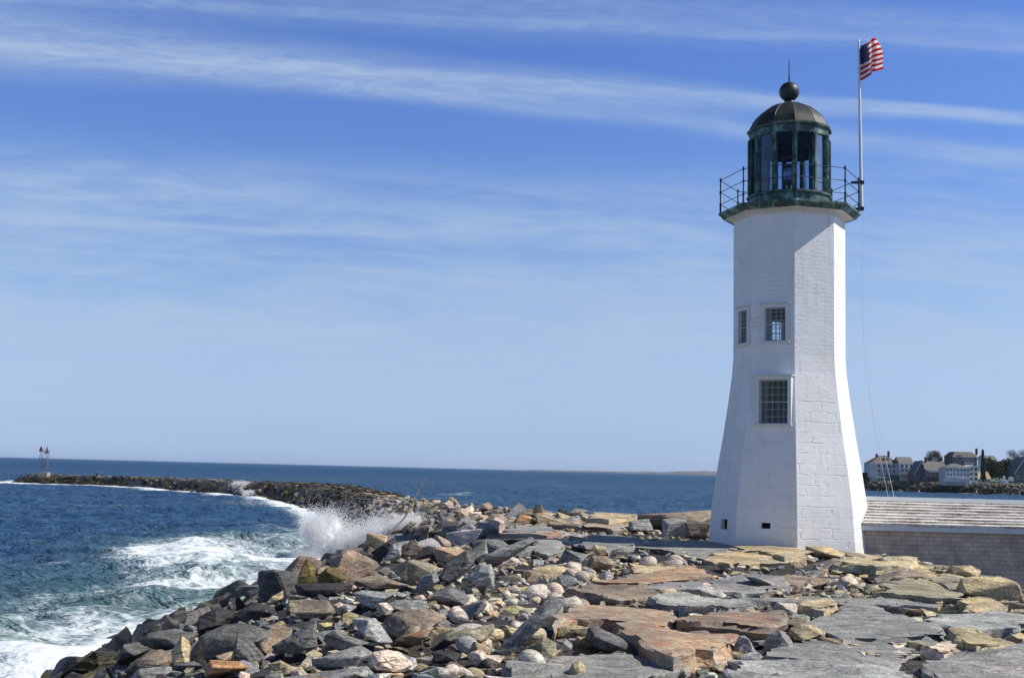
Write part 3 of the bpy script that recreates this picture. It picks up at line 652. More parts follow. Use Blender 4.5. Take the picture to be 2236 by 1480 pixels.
# (crop, kind s=slab b=boulder, colour, rust, height above ground / depth factor, outline, short name)
TR = [
(3,'s','slate',.35,.30,'0,1230 0,1060 400,1000 640,975 1000,985 1240,1020 1470,1050 1500,1090 1180,1150 1100,1230','broad pale blue-grey slab behind the upright stone at the bottom edge'),
(4,'s','pale',.0,.28,'-30,1200 0,960 300,975 700,990 1100,1010 1250,1060 1400,1110 1420,1200','long light grey slab along the bottom edge'),
(4,'s','slate',.1,.34,'1400,1160 1450,1060 1470,990 1500,960 1700,900 2300,855 2300,1200 1750,1160','large flat slate-grey slab in the bottom right corner'),
(4,'s','slate',.1,.22,'250,960 300,900 480,830 750,800 1650,800 1560,860 1400,890 1370,930 1200,1000 1000,995 700,980','wide smooth grey slab with faint pale veins'),
(4,'s','slate',.0,.38,'640,660 820,600 860,540 1000,540 1200,600 1400,650 1640,730 1660,790 1350,800 1100,800 850,800 700,740','cracked blue-grey slab left of the yellow boulder'),
(4,'s','yellow',.1,.52,'1665,735 1800,738 2000,785 2185,845 2080,865 1870,885 1760,850 1690,800','smooth yellow boulder on the grey slab at the right'),
(4,'s','pink',.2,.38,'1440,885 1600,828 1690,828 1785,885 1620,925 1500,905','pale pink flat stone in front of the yellow boulder'),
(4,'s','pale',.1,.34,'1430,660 1650,622 1850,612 2060,590 2300,640 2300,700 1980,720 1800,745 1600,720','light grey speckled ledge at the right edge'),
(4,'b','yellow',.15,.6,'1700,480 1740,350 1900,330 2050,330 2140,380 2210,470 2230,520 2100,520 1930,480','big rounded cream boulder before the shingled wall'),
(4,'s','tan',.5,.32,'1740,525 1900,500 2080,540 2110,590 1930,608 1760,592','tan flat stone below the cream boulder'),
(4,'s','slate',.05,.30,'-80,510 300,498 900,490 1300,500 1620,545 1590,585 1150,550 800,525 300,525 -80,535','long narrow blue-grey ledge crossing the middle of the slabs'),
(4,'s','green',.2,.34,'1080,470 1240,385 1500,370 1720,430 1770,500 1600,505 1300,480','grey-green slab behind the long narrow ledge'),
(4,'s','yellow',.45,.42,'-20,125 60,88 480,88 570,125 560,190 400,200 240,165','yellow-tan block at the foot of the lighthouse'),
(4,'b','tan',.1,.5,'560,110 720,112 860,160 865,198 650,200 560,160','tan stone at the corner of the lighthouse base'),
(4,'s','yellow',.1,.42,'780,235 880,188 1350,182 1415,222 1330,262 1100,265 950,252','yellow-green slab against the shingled wall'),
(4,'s','tan',.55,.36,'1230,345 1260,300 1420,292 1560,320 1550,350 1300,365','tan layered stone between slabs near the wall'),
(4,'s','green',.1,.40,'1490,350 1560,335 1750,340 1740,420 1660,430 1520,395','moss-green flat stone beside the cream boulder'),
(4,'b','tan',.1,.6,'1640,300 1680,262 1830,262 1900,300 1890,340 1700,345','rounded tan boulder at the wall foot'),
(4,'s','yellow',.1,.42,'500,555 600,525 770,520 815,555 700,610 620,600 520,575','yellow-green block over a dark gap'),
(4,'b','white',.0,.5,'300,590 340,540 480,548 512,640 420,640','blocky whitish stone left of the yellow-green block'),
(4,'b','yellow',.3,.5,'440,745 520,705 620,718 715,782 640,805 470,830','yellow-brown stone on the edge of the rusty slab'),
(3,'s','rust',.9,.48,'850,735 1100,730 1400,785 1650,808 1925,825 1885,905 1700,945 1560,940 1500,1015 1380,1045 1260,1012 1160,960 1000,870','large rust-red slab in the foreground centre'),
(3,'b','mid',.0,.5,'690,780 760,768 930,820 1160,960 1170,1000 1000,985 770,970 760,940 670,860','dark wedge-shaped block at the rusty slab\'s left end'),
(3,'s','rust',.7,.46,'400,780 450,690 640,605 780,588 1180,600 1340,640 1460,690 1370,725 1200,760 850,745 600,730','orange-brown ended slab above the rusty slab'),
(3,'s','brown',.45,.40,'500,485 700,440 1100,450 1270,505 1180,540 950,545 760,530 600,510','grey-tan slab with a dark undercut front'),
(3,'s','rust',1.,.34,'740,395 1000,345 1500,295 1620,310 1700,350 1300,385 1090,415 900,405','thin orange rust-stained slab behind the cobbles'),
(3,'s','slate',.4,.30,'1100,430 1400,368 2000,355 2300,380 2260,460 1800,482 1480,452 1180,440','wide grey slab with fine brown streaks'),
(3,'s','brown',.75,.44,'1370,735 1440,690 1700,645 2260,620 2300,690 2200,790 1900,770 1600,755','brown-tinged slab with a deep dark front'),
(3,'s','slate',.2,.36,'590,95 700,30 1050,45 1170,80 1050,112 850,142 680,120','blue-grey slab left of the lighthouse behind boulders'),
(3,'s','slate',.2,.42,'120,165 230,60 460,68 490,150 370,185 240,150','big grey block roofing a dark hollow'),
(3,'s','slate',.35,.24,'1120,110 1300,75 1900,105 2060,200 1850,245 1400,175','wide slate slab before the lighthouse\'s left foot'),
(3,'s','tan',.5,.30,'1620,215 1800,150 2236,190 2300,235 2000,250 1750,245','tan-streaked slab before the lighthouse door side'),
(3,'s','tan',.2,.34,'1000,265 1160,238 1350,250 1420,300 1200,325 1050,318','cream flat stone beside a blue-grey rounded one'),
(3,'b','slate',.0,.6,'1335,300 1350,250 1420,222 1490,238 1505,290','rounded blue-grey stone on the cream flat stone'),
(3,'b','tan',.1,.6,'515,1250 520,1150 560,1070 620,1052 670,1100 685,1250','upright pale pointed stone at the bottom edge'),
(3,'b','green',.2,.5,'120,1040 200,930 320,850 430,900 430,1010 280,1045','yellow-green lichened stone in the foreground'),
(3,'b','yellow',.2,.5,'400,860 440,775 560,750 700,780 665,850 560,880','yellow-olive stone under the orange-brown slab'),
(3,'b','tan',.5,.5,'590,850 680,855 775,925 760,952 620,955 590,900','tan triangular stone beside the dark wedge block'),
(3,'b','slate',.1,.5,'420,880 500,865 560,910 560,960 430,980','small blue-grey stone among the lichened ones'),
(3,'b','slate',.1,.35,'-120,1010 -20,930 230,740 270,620 400,530 500,525 500,600 440,680 330,760 160,930 30,1000','long leaning grey slab pointing up right'),
(3,'b','pale',.0,.5,'1880,930 1910,850 1960,840 2040,960 2080,1015 1960,1010 1850,1000','pale angular stone at the rusty slab\'s right end'),
(3,'b','slate',.0,.5,'2110,980 2130,870 2236,790 2330,860 2370,940 2250,985','blue-grey triangular block below the brown slab'),
(3,'b','pale',.2,.5,'1430,470 1560,450 1640,440 1760,470 1815,525 1690,530 1500,520','peaked tan stone on a grey ledge'),
(3,'s','pale',.2,.44,'1180,540 1280,500 1440,500 1800,530 2010,545 2000,590 1720,610 1500,600','flat grey ledge with a pale broken edge'),
(3,'b','brown',.6,.5,'660,290 720,195 830,195 920,250 880,300 760,330','brown domed boulder above the rust-stained slab'),
(3,'b','tan',.2,.5,'690,150 740,108 830,125 845,180 780,190','cream boulder below the blue-grey slab'),
(3,'b','slate',.1,.5,'430,270 500,140 620,170 690,190 640,250 560,260','rough grey boulder right of the roofing block'),
(3,'b','slate',.0,.5,'430,430 450,370 520,350 590,380 620,430 540,460','blue-black rounded boulder in the cobble pocket'),
(2,'b','pink',.0,.7,'755,1060 800,985 900,958 1010,968 1135,1080 1090,1115 1000,1145 800,1125','big pinkish white boulder at the bottom centre-left'),
(2,'b','slate',.0,.5,'-80,1230 0,1190 250,1125 420,1130 680,1135 760,1085 850,1190 900,1230','pale blue-grey block along the bottom edge, left of the pink boulder'),
(2,'b','slate',.1,.5,'280,1030 420,990 700,935 800,990 700,1060 540,1100 300,1110','grey flat-topped block behind the pinkish boulder'),
(2,'b','mid',.05,.5,'-30,935 130,850 340,705 352,800 350,930 270,1003 0,990','dark triangular slab facing left'),
(2,'b','pale',.05,.4,'620,705 720,695 820,700 900,800 962,900 870,935 790,885 700,830','light grey leaning slab with a straight edge'),
(2,'b','mid',.0,.5,'380,885 420,830 480,800 600,840 720,875 780,900 620,955 470,975','dark smooth boulder beneath the light leaning slab'),
(2,'b','brown',.15,.4,'85,610 110,560 250,540 440,558 495,650 400,705 250,695 150,650','brown-grey overhanging slab near the waterline'),
(2,'b','pale',.1,.35,'635,500 700,482 830,478 930,500 1000,490 960,530 870,590 800,635 710,610','light striped slab behind the cobbles'),
(2,'b','pink',.1,.7,'808,605 850,580 910,578 972,630 935,680 860,672','egg-shaped pale cobble under the striped slab'),
(2,'b','slate',.0,.35,'890,595 980,565 1240,555 1275,640 1100,655 960,645','smooth mid-grey flat block'),
(2,'b','brown',.2,.45,'885,720 940,660 1050,630 1280,635 1405,700 1310,765 1150,790 1000,860 920,850','big brown-grey boulder with a shadowed face'),
(2,'b','rust',.9,.35,'960,890 1060,820 1250,750 1300,778 1260,835 1150,880 1020,910','rust-orange slanted slab'),
(2,'b','green',.25,.45,'925,310 960,280 1130,218 1260,250 1362,310 1340,345 1180,385 1115,430 1000,360','yellow-green mottled slab'),
(2,'b','pale',.0,.5,'1530,380 1600,330 1670,265 1760,262 1790,350 1730,400 1785,472 1680,440 1590,425','light grey hooked boulder'),
(2,'b','mid',.05,.5,'1325,390 1370,300 1420,240 1550,150 1640,170 1620,260 1540,330 1470,420 1380,420','tall dark boulder left of the hooked one'),
(2,'b','mid',.0,.5,'1270,545 1320,480 1430,438 1550,495 1575,560 1400,600 1290,590','dark knobbly boulder'),
(2,'b','green',.1,.45,'1330,870 1380,820 1600,775 1780,750 1790,790 1740,865 1650,935 1450,930','dark green-grey boulder in the cobble field'),
(2,'b','dark',.0,.5,'1235,1060 1290,980 1420,965 1520,990 1505,1040 1350,1080','black wet-looking block'),
(2,'b','pink',.1,.6,'1560,1010 1600,975 1690,968 1735,1020 1650,1085 1590,1060','rounded pink stone by the black block'),
(2,'b','slate',.1,.35,'1470,690 1500,620 1720,540 1730,600 1650,690 1560,720','slate flake leaning in the cobbles'),
(2,'b','tan',.1,.6,'1765,800 1800,765 1900,765 1985,790 1960,830 1880,875 1790,850','bowl-shaped green-tan cobble'),
(2,'b','rust',.6,.45,'1290,140 1340,120 1500,120 1560,160 1480,200 1400,270 1310,230','reddish boulder behind the yellow-green slab'),
(2,'b','pale',.1,.4,'890,220 960,100 1030,90 1030,200 960,250','pale upright slab at the surf\'s edge'),
(2,'b','slate',.0,.4,'1560,170 1640,120 1720,70 1735,180 1650,250 1600,230','pointed grey fin of rock'),
(2,'b','slate',.3,.35,'1700,210 1850,120 2090,40 2130,70 1990,150 1900,220 1750,300','long grey block tilted towards the lighthouse'),
(2,'b','dark',.0,.5,'580,260 640,180 710,155 800,190 760,250 660,300','black weedy boulder at the foot of the spray'),
(2,'b','dark',.0,.4,'780,170 880,90 980,40 1000,110 880,200 800,240','black leaning boulder beside the driftwood'),
(2,'b','brown',.2,.35,'640,430 720,370 860,350 930,400 1130,455 1000,475 820,450','brown shelf stone below the driftwood'),
(2,'b','slate',.0,.4,'1140,480 1180,380 1310,310 1340,400 1260,480 1180,520','grey slab behind a white cobble'),
(1,'b','dark',.05,.35,'60,1230 180,1140 300,1065 440,933 520,950 605,990 560,1090 400,1130 250,1230','dark tilted slab in the bottom left corner'),
(1,'b','mid',.0,.5,'560,1085 630,915 750,895 840,960 720,1060 620,1090','dark blocky boulder at the waterline, above the tilted slab'),
(1,'b','mid',.05,.5,'750,890 830,825 1050,793 1230,820 1190,910 1040,965 880,960','long dark boulder topping the lower shoreline'),
(1,'b','yellow',.25,.4,'1015,975 1070,880 1105,832 1168,890 1150,1010 1165,1085 1080,1120 1025,1065','upright yellow flake between dark boulders'),
(1,'b','brown',.05,.45,'630,1140 740,1040 830,980 940,958 1050,1020 1030,1110 880,1150 700,1190','grey-tan ridge-backed boulder'),
(1,'b','mid',.0,.5,'1130,1060 1200,920 1250,850 1450,758 1600,750 1800,795 1865,835 1790,940 1500,1035 1300,1060','huge dark grey boulder at the left'),
(1,'b','mid',.1,.4,'1500,1045 1520,920 1560,820 1680,890 1790,1030 1740,1095 1600,1065','rounded dark boulder leaning on the huge one'),
(1,'b','dark',.3,.5,'1225,800 1240,690 1390,618 1560,650 1480,760 1300,830','dark hump at the surf line'),
(1,'b','dark',.25,.45,'1480,760 1520,650 1700,582 1860,600 1880,690 1800,745 1620,760','long brown-black wet boulder'),
(1,'b','weed',.2,.5,'2040,520 2060,350 2125,212 2185,290 2200,420 2180,520','pointed olive weedy rock standing in the surf'),
(1,'b','brown',.1,.4,'1715,495 1750,462 1900,438 1945,470 1850,508','low rock awash in the foam'),
(1,'b','tan',.2,.4,'1780,590 1850,520 1930,478 1935,540 1860,600','tan slanted rock at the water\'s edge'),
(1,'b','slate',.1,.4,'650,1230 760,1110 1000,1090 1060,1150 1000,1230','blue-shadowed block at the bottom edge'),
(1,'b','orange',.3,.5,'1310,1150 1330,1040 1420,1060 1480,1090 1560,1048 1660,1100 1500,1130 1380,1190','orange-tan stones wedged under the huge boulder'),
(2,'b','weed',.1,.5,'340,470 360,350 430,290 520,290 580,380 540,460','low olive weedy boulder beside the pointed one'),
(2,'b','weed',.1,.4,'-20,400 60,385 150,330 200,330 190,400 80,410','flat olive rock tip poking into the foam'),
(2,'b','dark',.0,.5,'150,420 200,420 440,430 640,420 600,500 400,520 180,520','black wet ledge under the olive rocks'),
(5,'b','orange',.3,.6,'832,190 880,135 950,148 995,188 900,202','orange-tan boulder on the skyline'),
(5,'b','tan',.35,.4,'985,185 990,128 1060,138 1225,188 1200,208 1040,205','long tan boulder with a dark left end on the skyline'),
(5,'s','rust',.8,.55,'1360,165 1560,175 1612,200 1540,245 1340,190','orange slab with a bright sunlit end face'),
(5,'s','slate',.2,.35,'760,245 870,215 1110,213 1130,248 900,268','flat grey slab behind the shadowed gap'),
(5,'s','rust',1.,.36,'640,285 800,268 960,278 1180,262 900,310 760,320','rusty red-brown slab on the crest'),
(5,'s','tan',.2,.9,'1365,150 1390,126 1640,126 1660,150 1500,165','tan capstone by the water behind'),
(5,'b','brown',.2,.4,'1690,240 1700,135 1760,122 2240,112 2250,160 2200,185 1900,190 1780,250','long grey-brown capstone left of the lighthouse'),
(5,'b','pale',.1,.4,'1868,292 1872,170 1940,160 2035,175 2030,296','square grey block with upright grooves'),
(5,'b','brown',.45,.4,'2028,300 2030,190 2120,180 2215,195 2212,312','brown block touching the lighthouse\'s left edge'),
(5,'b','pale',.1,.4,'1625,250 1640,180 1780,165 1810,245 1720,262','pale weathered block left of the grooved one'),
(5,'b','slate',.0,.5,'395,310 440,272 560,262 580,310 500,325','small blue-grey boulder with a pale end'),
(5,'b','brown',.3,.5,'625,190 680,130 760,130 820,190 740,205','brown-tan boulder on the skyline left'),
]
LM = []      # landmarks (px, py, short name)
polys = []
def pxpoly(c, txt):
    ox, oy, s = CROP[c]; return [(ox + float(a.split(',')[0]) / s, oy + float(a.split(',')[1]) / s) for a in txt.split()]
def jit(c, k=.07):
    g = rng.normal() * k; return tuple(float(np.clip(x * f_ * (1 + g + rng.normal() * k * .3), .02, .75)) for x, f_ in zip(c, (1.04, 1.05, 1.05) if max(c) - min(c) < .036 else (1.12, 1.05, .94)))
boxes = []
for idx, (c, kind, colr, rust, hgt, txt, nm) in enumerate(TR):
    P = pxpoly(c, txt); xs = [p[0] for p in P]; ys = [p[1] for p in P]; cxp, cyp = sum(xs) / len(xs), sum(ys) / len(ys); size_px = max(xs) - min(xs)
    if kind == 's':
        g = ground_hit(cxp, cyp, hgt); hgt *= .5; z0 = h1(g[0], g[1]) + hgt; top = [at_z(px, py, z0) for px, py in P]
        top = np.array(top); cen = top.mean(0)
        # keep the far edge from running away at grazing angles
        top[:, 1] = np.clip(top[:, 1], cen[1] - 6, cen[1] + 6)
        ext = np.ptp(top[:, :2], axis=0); size = float(max(ext.max(), .5)) * .8
        tiltx, tilty = rng.normal() * .012, rng.normal() * .008 + .004
        top[:, 2] += (top[:, 0] - cen[0]) * tiltx + (top[:, 1] - cen[1]) * tilty
        V, Fc = slab_mesh(top, hgt + .25 if hgt < .8 else hgt + .3, idx + 11, size)
        nmz = 'flat_rock'
    else:
        g = ground_hit(cxp * .3 + .7 * xs[int(np.argmax(ys))], max(ys), .05); D = g[1]
        wpx = max(size_px, max(ys) - min(ys)); wd = wpx * D / F; base = np.array([at_y(px, py, D + .22 * wd) for px, py in P]); cc_ = base.mean(0)
        fr = cc_ + (base - cc_) * .62 + np.array([0, 0, -.02 * wd]); fr[:, 1] -= .30 * wd * (.6 + hgt); fr += rng.normal(size=fr.shape) * .03 * wd
        bk = cc_ + (base - cc_) * .7; bk[:, 1] += .5 * wd * (.6 + hgt); bk[:, 2] -= .1 * wd
        rk = np.random.default_rng(idx + 300); ks = rk.permutation(len(fr))[:max(3, int(len(fr) * .6))]; fr = fr[ks]; fr = fr + (fr - fr.mean(0)) * rk.uniform(-.25, .45, (len(fr), 1)); bk = bk[rk.permutation(len(bk))[:5]]
        pts = np.vstack([base, fr, bk]); V, Fc = hull(pts - cc_, .014 * wd, 5 if wpx > 60 else 4, idx, .016, wd); V = V + cc_; size = wd
        rnd = 'cobble' in nm or 'egg' in nm or 'rounded' in nm
        nmz = 'boulder'
    o = finish_rock(nmz, V, Fc, jit(PAL[colr], .04), rust, 19)
    lab = nm if len(nm.split()) > 3 else nm + ' of the revetment'
    tag(o, lab, 'stone slab' if kind == 's' else 'boulder', 'slabs and boulders of the revetment')
    polys.append((P, float(cen[1]) if kind == 's' else float(D)))
    LM.append((cxp, cyp, nm)); boxes.append((min(xs), max(xs), min(ys), max(ys)))
def inpoly(px, py, P):
    c = False; j = len(P) - 1
    for i in range(len(P)):
        if (P[i][1] > py) != (P[j][1] > py) and px < (P[j][0] - P[i][0]) * (py - P[i][1]) / (P[j][1] - P[i][1]) + P[i][0]: c = not c
        j = i
    return c
# ---- loose stones: a field of individually shaped stones over slope, crest and breakwater
fill = []    # (pixel size, D, params)
def colour_for(x, y, z, s):
    u = rng.random()
    if x < -2.5 and z < -.2 and y < 60 and z > -1.6 and u < .8: return ['mid', 'mid', 'dark', 'slate', 'brown', 'mid'][rng.integers(6)]
    if z < -1.05 and 95 < y: return ['dark', 'dark', 'mid', 'dark', 'green'][rng.integers(5)]
    if z < -1.6 and y < 130: return ('dark' if u < .5 else 'mid' if u < .85 else 'green')
    if s < .45 and u < .3: return ['pink', 'white', 'tan', 'pink'][rng.integers(4)]
    right = x > 3 + rng.normal() * 3
    tab = ['slate', 'slate', 'pale', 'yellow', 'tan', 'brown', 'rust', 'green'] if right else ['slate', 'mid', 'mid', 'slate', 'brown', 'brown', 'pale', 'tan', 'rust', 'green', 'pink', 'dark']
    return tab[rng.integers(len(tab))]
def spawn(x, y, s, flat):
    z = h1(x, y)
    if z < -3.9: return
    if z < -.5 and 52 < y < 120: s = min(s, 1.15)
    px, py = proj((x, y, z + s * .3)) if y > 3 else (0, 3000)
    if y > 12:
        for P, D in polys:
            if D < y + .6 + s and D > y - 25 and inpoly(px, py, P): return
            if D > y - .2 and D < y + 12:
                for q in ((px, py - s * .55 * F / y * .8), (px - s * .35 * F / y, py), (px + s * .35 * F / y, py)):
                    if inpoly(q[0], q[1], P): return
    if abs(x - TX) < 2.6 and abs(y - TY) < 2.6: return
    if x > 12.0 and y > TY - 1.9 and y < TY + 2.2 : return
    fill.append((s * F / max(y, 8), x, y, z, s, flat))
def field(x0, x1, y0, y1, st, smin, smax, flatf, zmin=-4):
    for gx in np.arange(x0, x1, st):
        for gy in np.arange(y0, y1, st):
            x, y = gx + rng.uniform(-.45, .45) * st, gy + rng.uniform(-.45, .45) * st; z = h1(x, y)
            if z < zmin or (x > 13.6 and y < 46): continue
            s = smin + (smax - smin) * rng.random() ** 2.0; top = z > -.45
            if y < 27 and x < -5.5: s = min(s, .7)
            if top and s > .45 and x > -.5 and y < 60: flat_ = 1.
            else: flat_ = flatf
            spawn(x, y, s, flat_ if top else (.15 if y < 120 else .3))
field(-13, 16, 4, 30, .72, .30, .95, .7)
field(-13, 16, 30, 60, .85, .4, 1.25, .7)
field(-13, 16, 44, 60, 1.7, 1.1, 2.0, .8)
field(-2, 14, 14, 44, 2.0, .8, 1.5, 1.)
field(-9.5, -.5, 17, 62, 1.45, .95, 1.75, .12)
field(-1, 13, 24, 60, 2.4, 1.6, 2.8, 1.)
field(-15, 12, 60, 132, 1.1, .7, 1.6, .85)
field(-45, 2, 132, 214, 1.4, 1.0, 1.9, .97)
field(-114, -35, 205, 282, 1.5, .9, 1.8, .95)
# pockets of rounded cobbles
cob = []
for (cx0, cy0, rx, ry, n) in ((1180, 1310, 75, 40, 46), (1240, 1245, 50, 15, 16), (1010, 1350, 70, 40, 14), (1130, 1370, 45, 28, 8), (870, 1385, 60, 30, 4), (1420, 1235, 90, 20, 6), (1090, 1460, 130, 20, 6), (1900, 1270, 150, 45, 4)):
    for _ in range(n):
        px, py = cx0 + rng.normal() * rx * .55, cy0 + rng.normal() * ry * .55
        g = ground_hit(px, py, .12); s = (.12 + .30 * rng.random() ** 1.6) * (1 if g[1] < 30 else 1.1)
        cob.append((s * F / g[1], g[0], g[1], h1(g[0], g[1]) + s * .15 + rng.uniform(0, .10), s))
fill.sort(key=lambda a: -a[0] * (1 if a[2] > 13 else 0)); cob.sort(key=lambda a: -a[0])
NIND = 292 - len(TR); NC = min(70, len(cob)); NF = NIND - NC
def inview(a):
    px, py = proj((a[1], a[2], a[3])); return 0 < px < 2236 and 0 < py < 1490 and a[2] > 13
ind = [a for a in fill if inview(a)][:NF]; ids = set(id(a) for a in ind); rest = [a for a in fill if id(a) not in ids]
used = {}
def describe(px, py, col, shape, big):
    ds = sorted((math.hypot(px - a, (py - b) * 1.6), a, b, n) for a, b, n in LM)
    for d, a, b, n in ds[:14]:
        dx, dy = px - a, (py - b) * 1.6
        rel = ('right of' if dx > 0 else 'left of') if abs(dx) > abs(dy) else ('in front of' if dy > 0 else 'behind')
        short = ' '.join(n.split()[:7]); 
        while short.split()[-1] in ('the', 'a', 'with', 'at', 'of', 'on', 'in', 'by', 'and', 'behind', 'beside', 'near', 'before', 'above', 'below', 'under', 'left', 'right', 'along', 'between', 'over', 'one', 'that', 'against', 'towards', 'pointing', 'big', 'grey', 'dark', 'bottom'):
            t = short.split()[:-1]
            if len(t) < 3: break
            short = ' '.join(t)
        L = f"{big} {WORD[col]} {shape} {rel} the {short}"
        if L not in used: used[L] = 1; return L
    return None
def rock_geo(x, y, z, s, flat, seed, hi):
    r = np.random.default_rng(seed)
    if r.random() < flat:
        a, b, c = s * r.uniform(.75, 1.25), s * r.uniform(.55, .95), s * r.uniform(.16, .30); boxy = .85; rx, ry = r.normal() * .06, r.normal() * .06; shp = 'flat stone'; lift = -.05
    else:
        a, b, c = s * r.uniform(.6, 1.), s * r.uniform(.5, .85), s * r.uniform(.35, .6); boxy = .6; rx, ry = r.normal() * .35, r.normal() * .35; shp = 'angular boulder'; lift = .08 * s
    pts = boulder_pts(a * .62, b * .62, c * .62, r.integers(8, 13), seed, boxy)
    V, Fc = hull(pts, .02 * s if hi else 0, (4 if hi > 1 else 3) if hi else 0, seed, .02 if hi else 0, s)
    V = V @ rotm(rx, ry, r.uniform(0, 6.28)).T
    if y > 110 and z > -1.45: V[:, 2] *= .32
    # lean with the slope
    gx = (h1(x + .5, y) - h1(x - .5, y)); gy = (h1(x, y + .5) - h1(x, y - .5))
    V[:, 2] += V[:, 0] * gx * .8 + V[:, 1] * gy * .8
    return V + np.array([x, y, z + lift + c * .12]), Fc, shp
for i, a in enumerate(ind):
    _, x, y, z, s, flat = a; V, Fc, shp = rock_geo(x, y, z, s, flat, 1000 + i, 2 if a[0] > 90 else 1); col = colour_for(x, y, z, s)
    o = finish_rock('boulder', V, Fc, jit(PAL[col], .12), rng.random() ** 2 * .6 if col in ('rust', 'brown', 'tan', 'slate') else rng.random() * .2, 19)
    px, py = proj((x, y, z)); L = describe(px, py, col, shp, 'large' if a[0] > 130 else 'middling' if a[0] > 80 else 'small')
    tag(o, L or f"{WORD[col]} {shp} lying among the other loose stones of the revetment", 'boulder', 'loose stones between the slabs')
def cobble_geo(x, y, z, s, seed, lv=3):
    r = np.random.default_rng(seed); bm = bmesh.new(); bmesh.ops.create_icosphere(bm, subdivisions=lv, radius=.5)
    V = np.array([v.co[:] for v in bm.verts]); Fc = [tuple(v.index for v in f.verts) for f in bm.faces]; bm.free()
    V = V * (1 + .16 * vnoise(V * 2.2 + seed * 1.7, seed))[:, None]; V = np.sign(V) * np.abs(V) ** .9
    V = V * np.array([s * r.uniform(.9, 1.3), s * r.uniform(.7, 1.), s * r.uniform(.5, .8)]); V = V @ rotm(r.normal() * .3, r.normal() * .3, r.uniform(0, 6.3)).T
    return V + np.array([x, y, z]), Fc
for i, a in enumerate(cob[:NC]):
    V, Fc = cobble_geo(*a[1:], 5000 + i); col = ['pink', 'white', 'pink', 'tan', 'white', 'pale', 'slate'][rng.integers(7)]
    o = finish_rock('cobble', V, Fc, jit(PAL[col], .08), 0., 180); px, py = proj(a[1:4]); L = describe(px, py, col, 'rounded cobble', 'plump' if a[0] > 60 else 'little')
    tag(o, L or f"small {WORD[col]} rounded cobble among others in the cobble pocket", 'cobble', 'rounded cobbles between the slabs')
def merge(name, items):
    Vs, Fs, Ts = [], [], []; b = 0
    for V, Fc, t, ru in items:
        Vs.append(V); Fs += [tuple(b + i for i in f) for f in Fc]; Ts.append(np.tile(np.array([*t, ru], np.float32), (len(V), 1))); b += len(V)
    V = np.vstack(Vs); me = bpy.data.meshes.new(name); me.from_pydata(V.tolist(), [], Fs); me.materials.append(M['rubble'])
    at = me.color_attributes.new('tint', 'FLOAT_COLOR', 'POINT'); at.data.foreach_set('color', np.vstack(Ts).ravel()); me.update()
    o = bpy.data.objects.new(name, me); C.objects.link(o); return o
items = []
for i, a in enumerate(rest):
    _, x, y, z, s, flat = a; V, Fc, shp = rock_geo(x, y, z, s, flat, 9000 + i, 1 if (13 < y < 45 and a[0] > 50) else 0); col = colour_for(x, y, z, s)
    if y > 110 and z > (-.9 if y < 225 else -1.35): col = ['slate', 'tan', 'slate', 'brown', 'brown', 'pale'][rng.integers(6)]
    elif y > 110: col = ['dark', 'dark', 'mid', 'dark', 'brown'][rng.integers(5)]
    tn_ = jit(PAL[col], .12)
    if y > 110: tn_ = tuple(q * ((1.12 if y < 215 else .85) if z > -.9 else .6) * k for q, k in zip(tn_, (1.03, .98, .88)))
    items.append((V, Fc, tn_, rng.random() ** 2 * .7 if col in ('rust', 'brown', 'tan') else .05))
for i, a in enumerate(cob[NC:]):
    V, Fc = cobble_geo(*a[1:], 7000 + i, 2); col = ['pink', 'white', 'tan', 'pale', 'slate'][rng.integers(5)]; items.append((V, Fc, jit(PAL[col], .08), 0.))
# small broken stones filling the gaps
for i in range(6500):
    if i % 3 == 0: y = rng.uniform(13, 30); x = rng.uniform(-10, 12.5)
    else: y = rng.uniform(13, 60); x = rng.uniform(-11, 13)
    z = h1(x, y)
    if (z < -.35 or x < -1.5) and rng.random() < .2: continue
    if z < -3.3 or (abs(x - TX) < 2.3 and abs(y - TY) < 2.3): continue
    s = rng.uniform(.09, .30) + .25 * rng.random() ** 3; V = boulder_pts(s * .6, s * .5, s * .32, 9, 40000 + i, .5); V, Fc = hull(V, 0, 0, i, 0, s); V = V @ rotm(0, 0, rng.uniform(0, 6)).T
    col = colour_for(x, y, z, s); items.append((V + np.array([x, y, z + s * .1]), Fc, jit(PAL[col], .15), rng.random() * .3))
tag(merge('rubble', items), 'smaller grey, tan and pink stones filling the gaps and the far breakwater', 'rubble', None, 'stuff')
# ground sheet under the stones
def grid_sheet(name, xs, ys, zf, matl, tint=None):
    X, Y = np.meshgrid(xs, ys); Z = zf(X, Y); V = np.stack([X.ravel(), Y.ravel(), Z.ravel()], 1); nx = len(xs)
    i, j = np.meshgrid(np.arange(nx - 1), np.arange(len(ys) - 1)); a = (j * nx + i).ravel(); Fq = np.stack([a, a + 1, a + nx + 1, a + nx], 1)
    me = bpy.data.meshes.new(name); me.vertices.add(len(V)); me.vertices.foreach_set('co', V.ravel()); me.loops.add(Fq.size); me.loops.foreach_set('vertex_index', Fq.ravel())
    me.polygons.add(len(Fq)); me.polygons.foreach_set('loop_start', np.arange(0, Fq.size, 4)); me.polygons.foreach_set('loop_total', np.full(len(Fq), 4)); me.polygons.foreach_set('use_smooth', np.ones(len(Fq), bool)); me.update(calc_edges=True); me.validate()
    me.materials.append(matl); o = bpy.data.objects.new(name, me); C.objects.link(o)
    if tint is not None:
        at = me.color_attributes.new('tint', 'FLOAT_COLOR', 'POINT'); at.data.foreach_set('color', np.tile(np.array([*tint, .1], np.float32), len(V)))
    return o
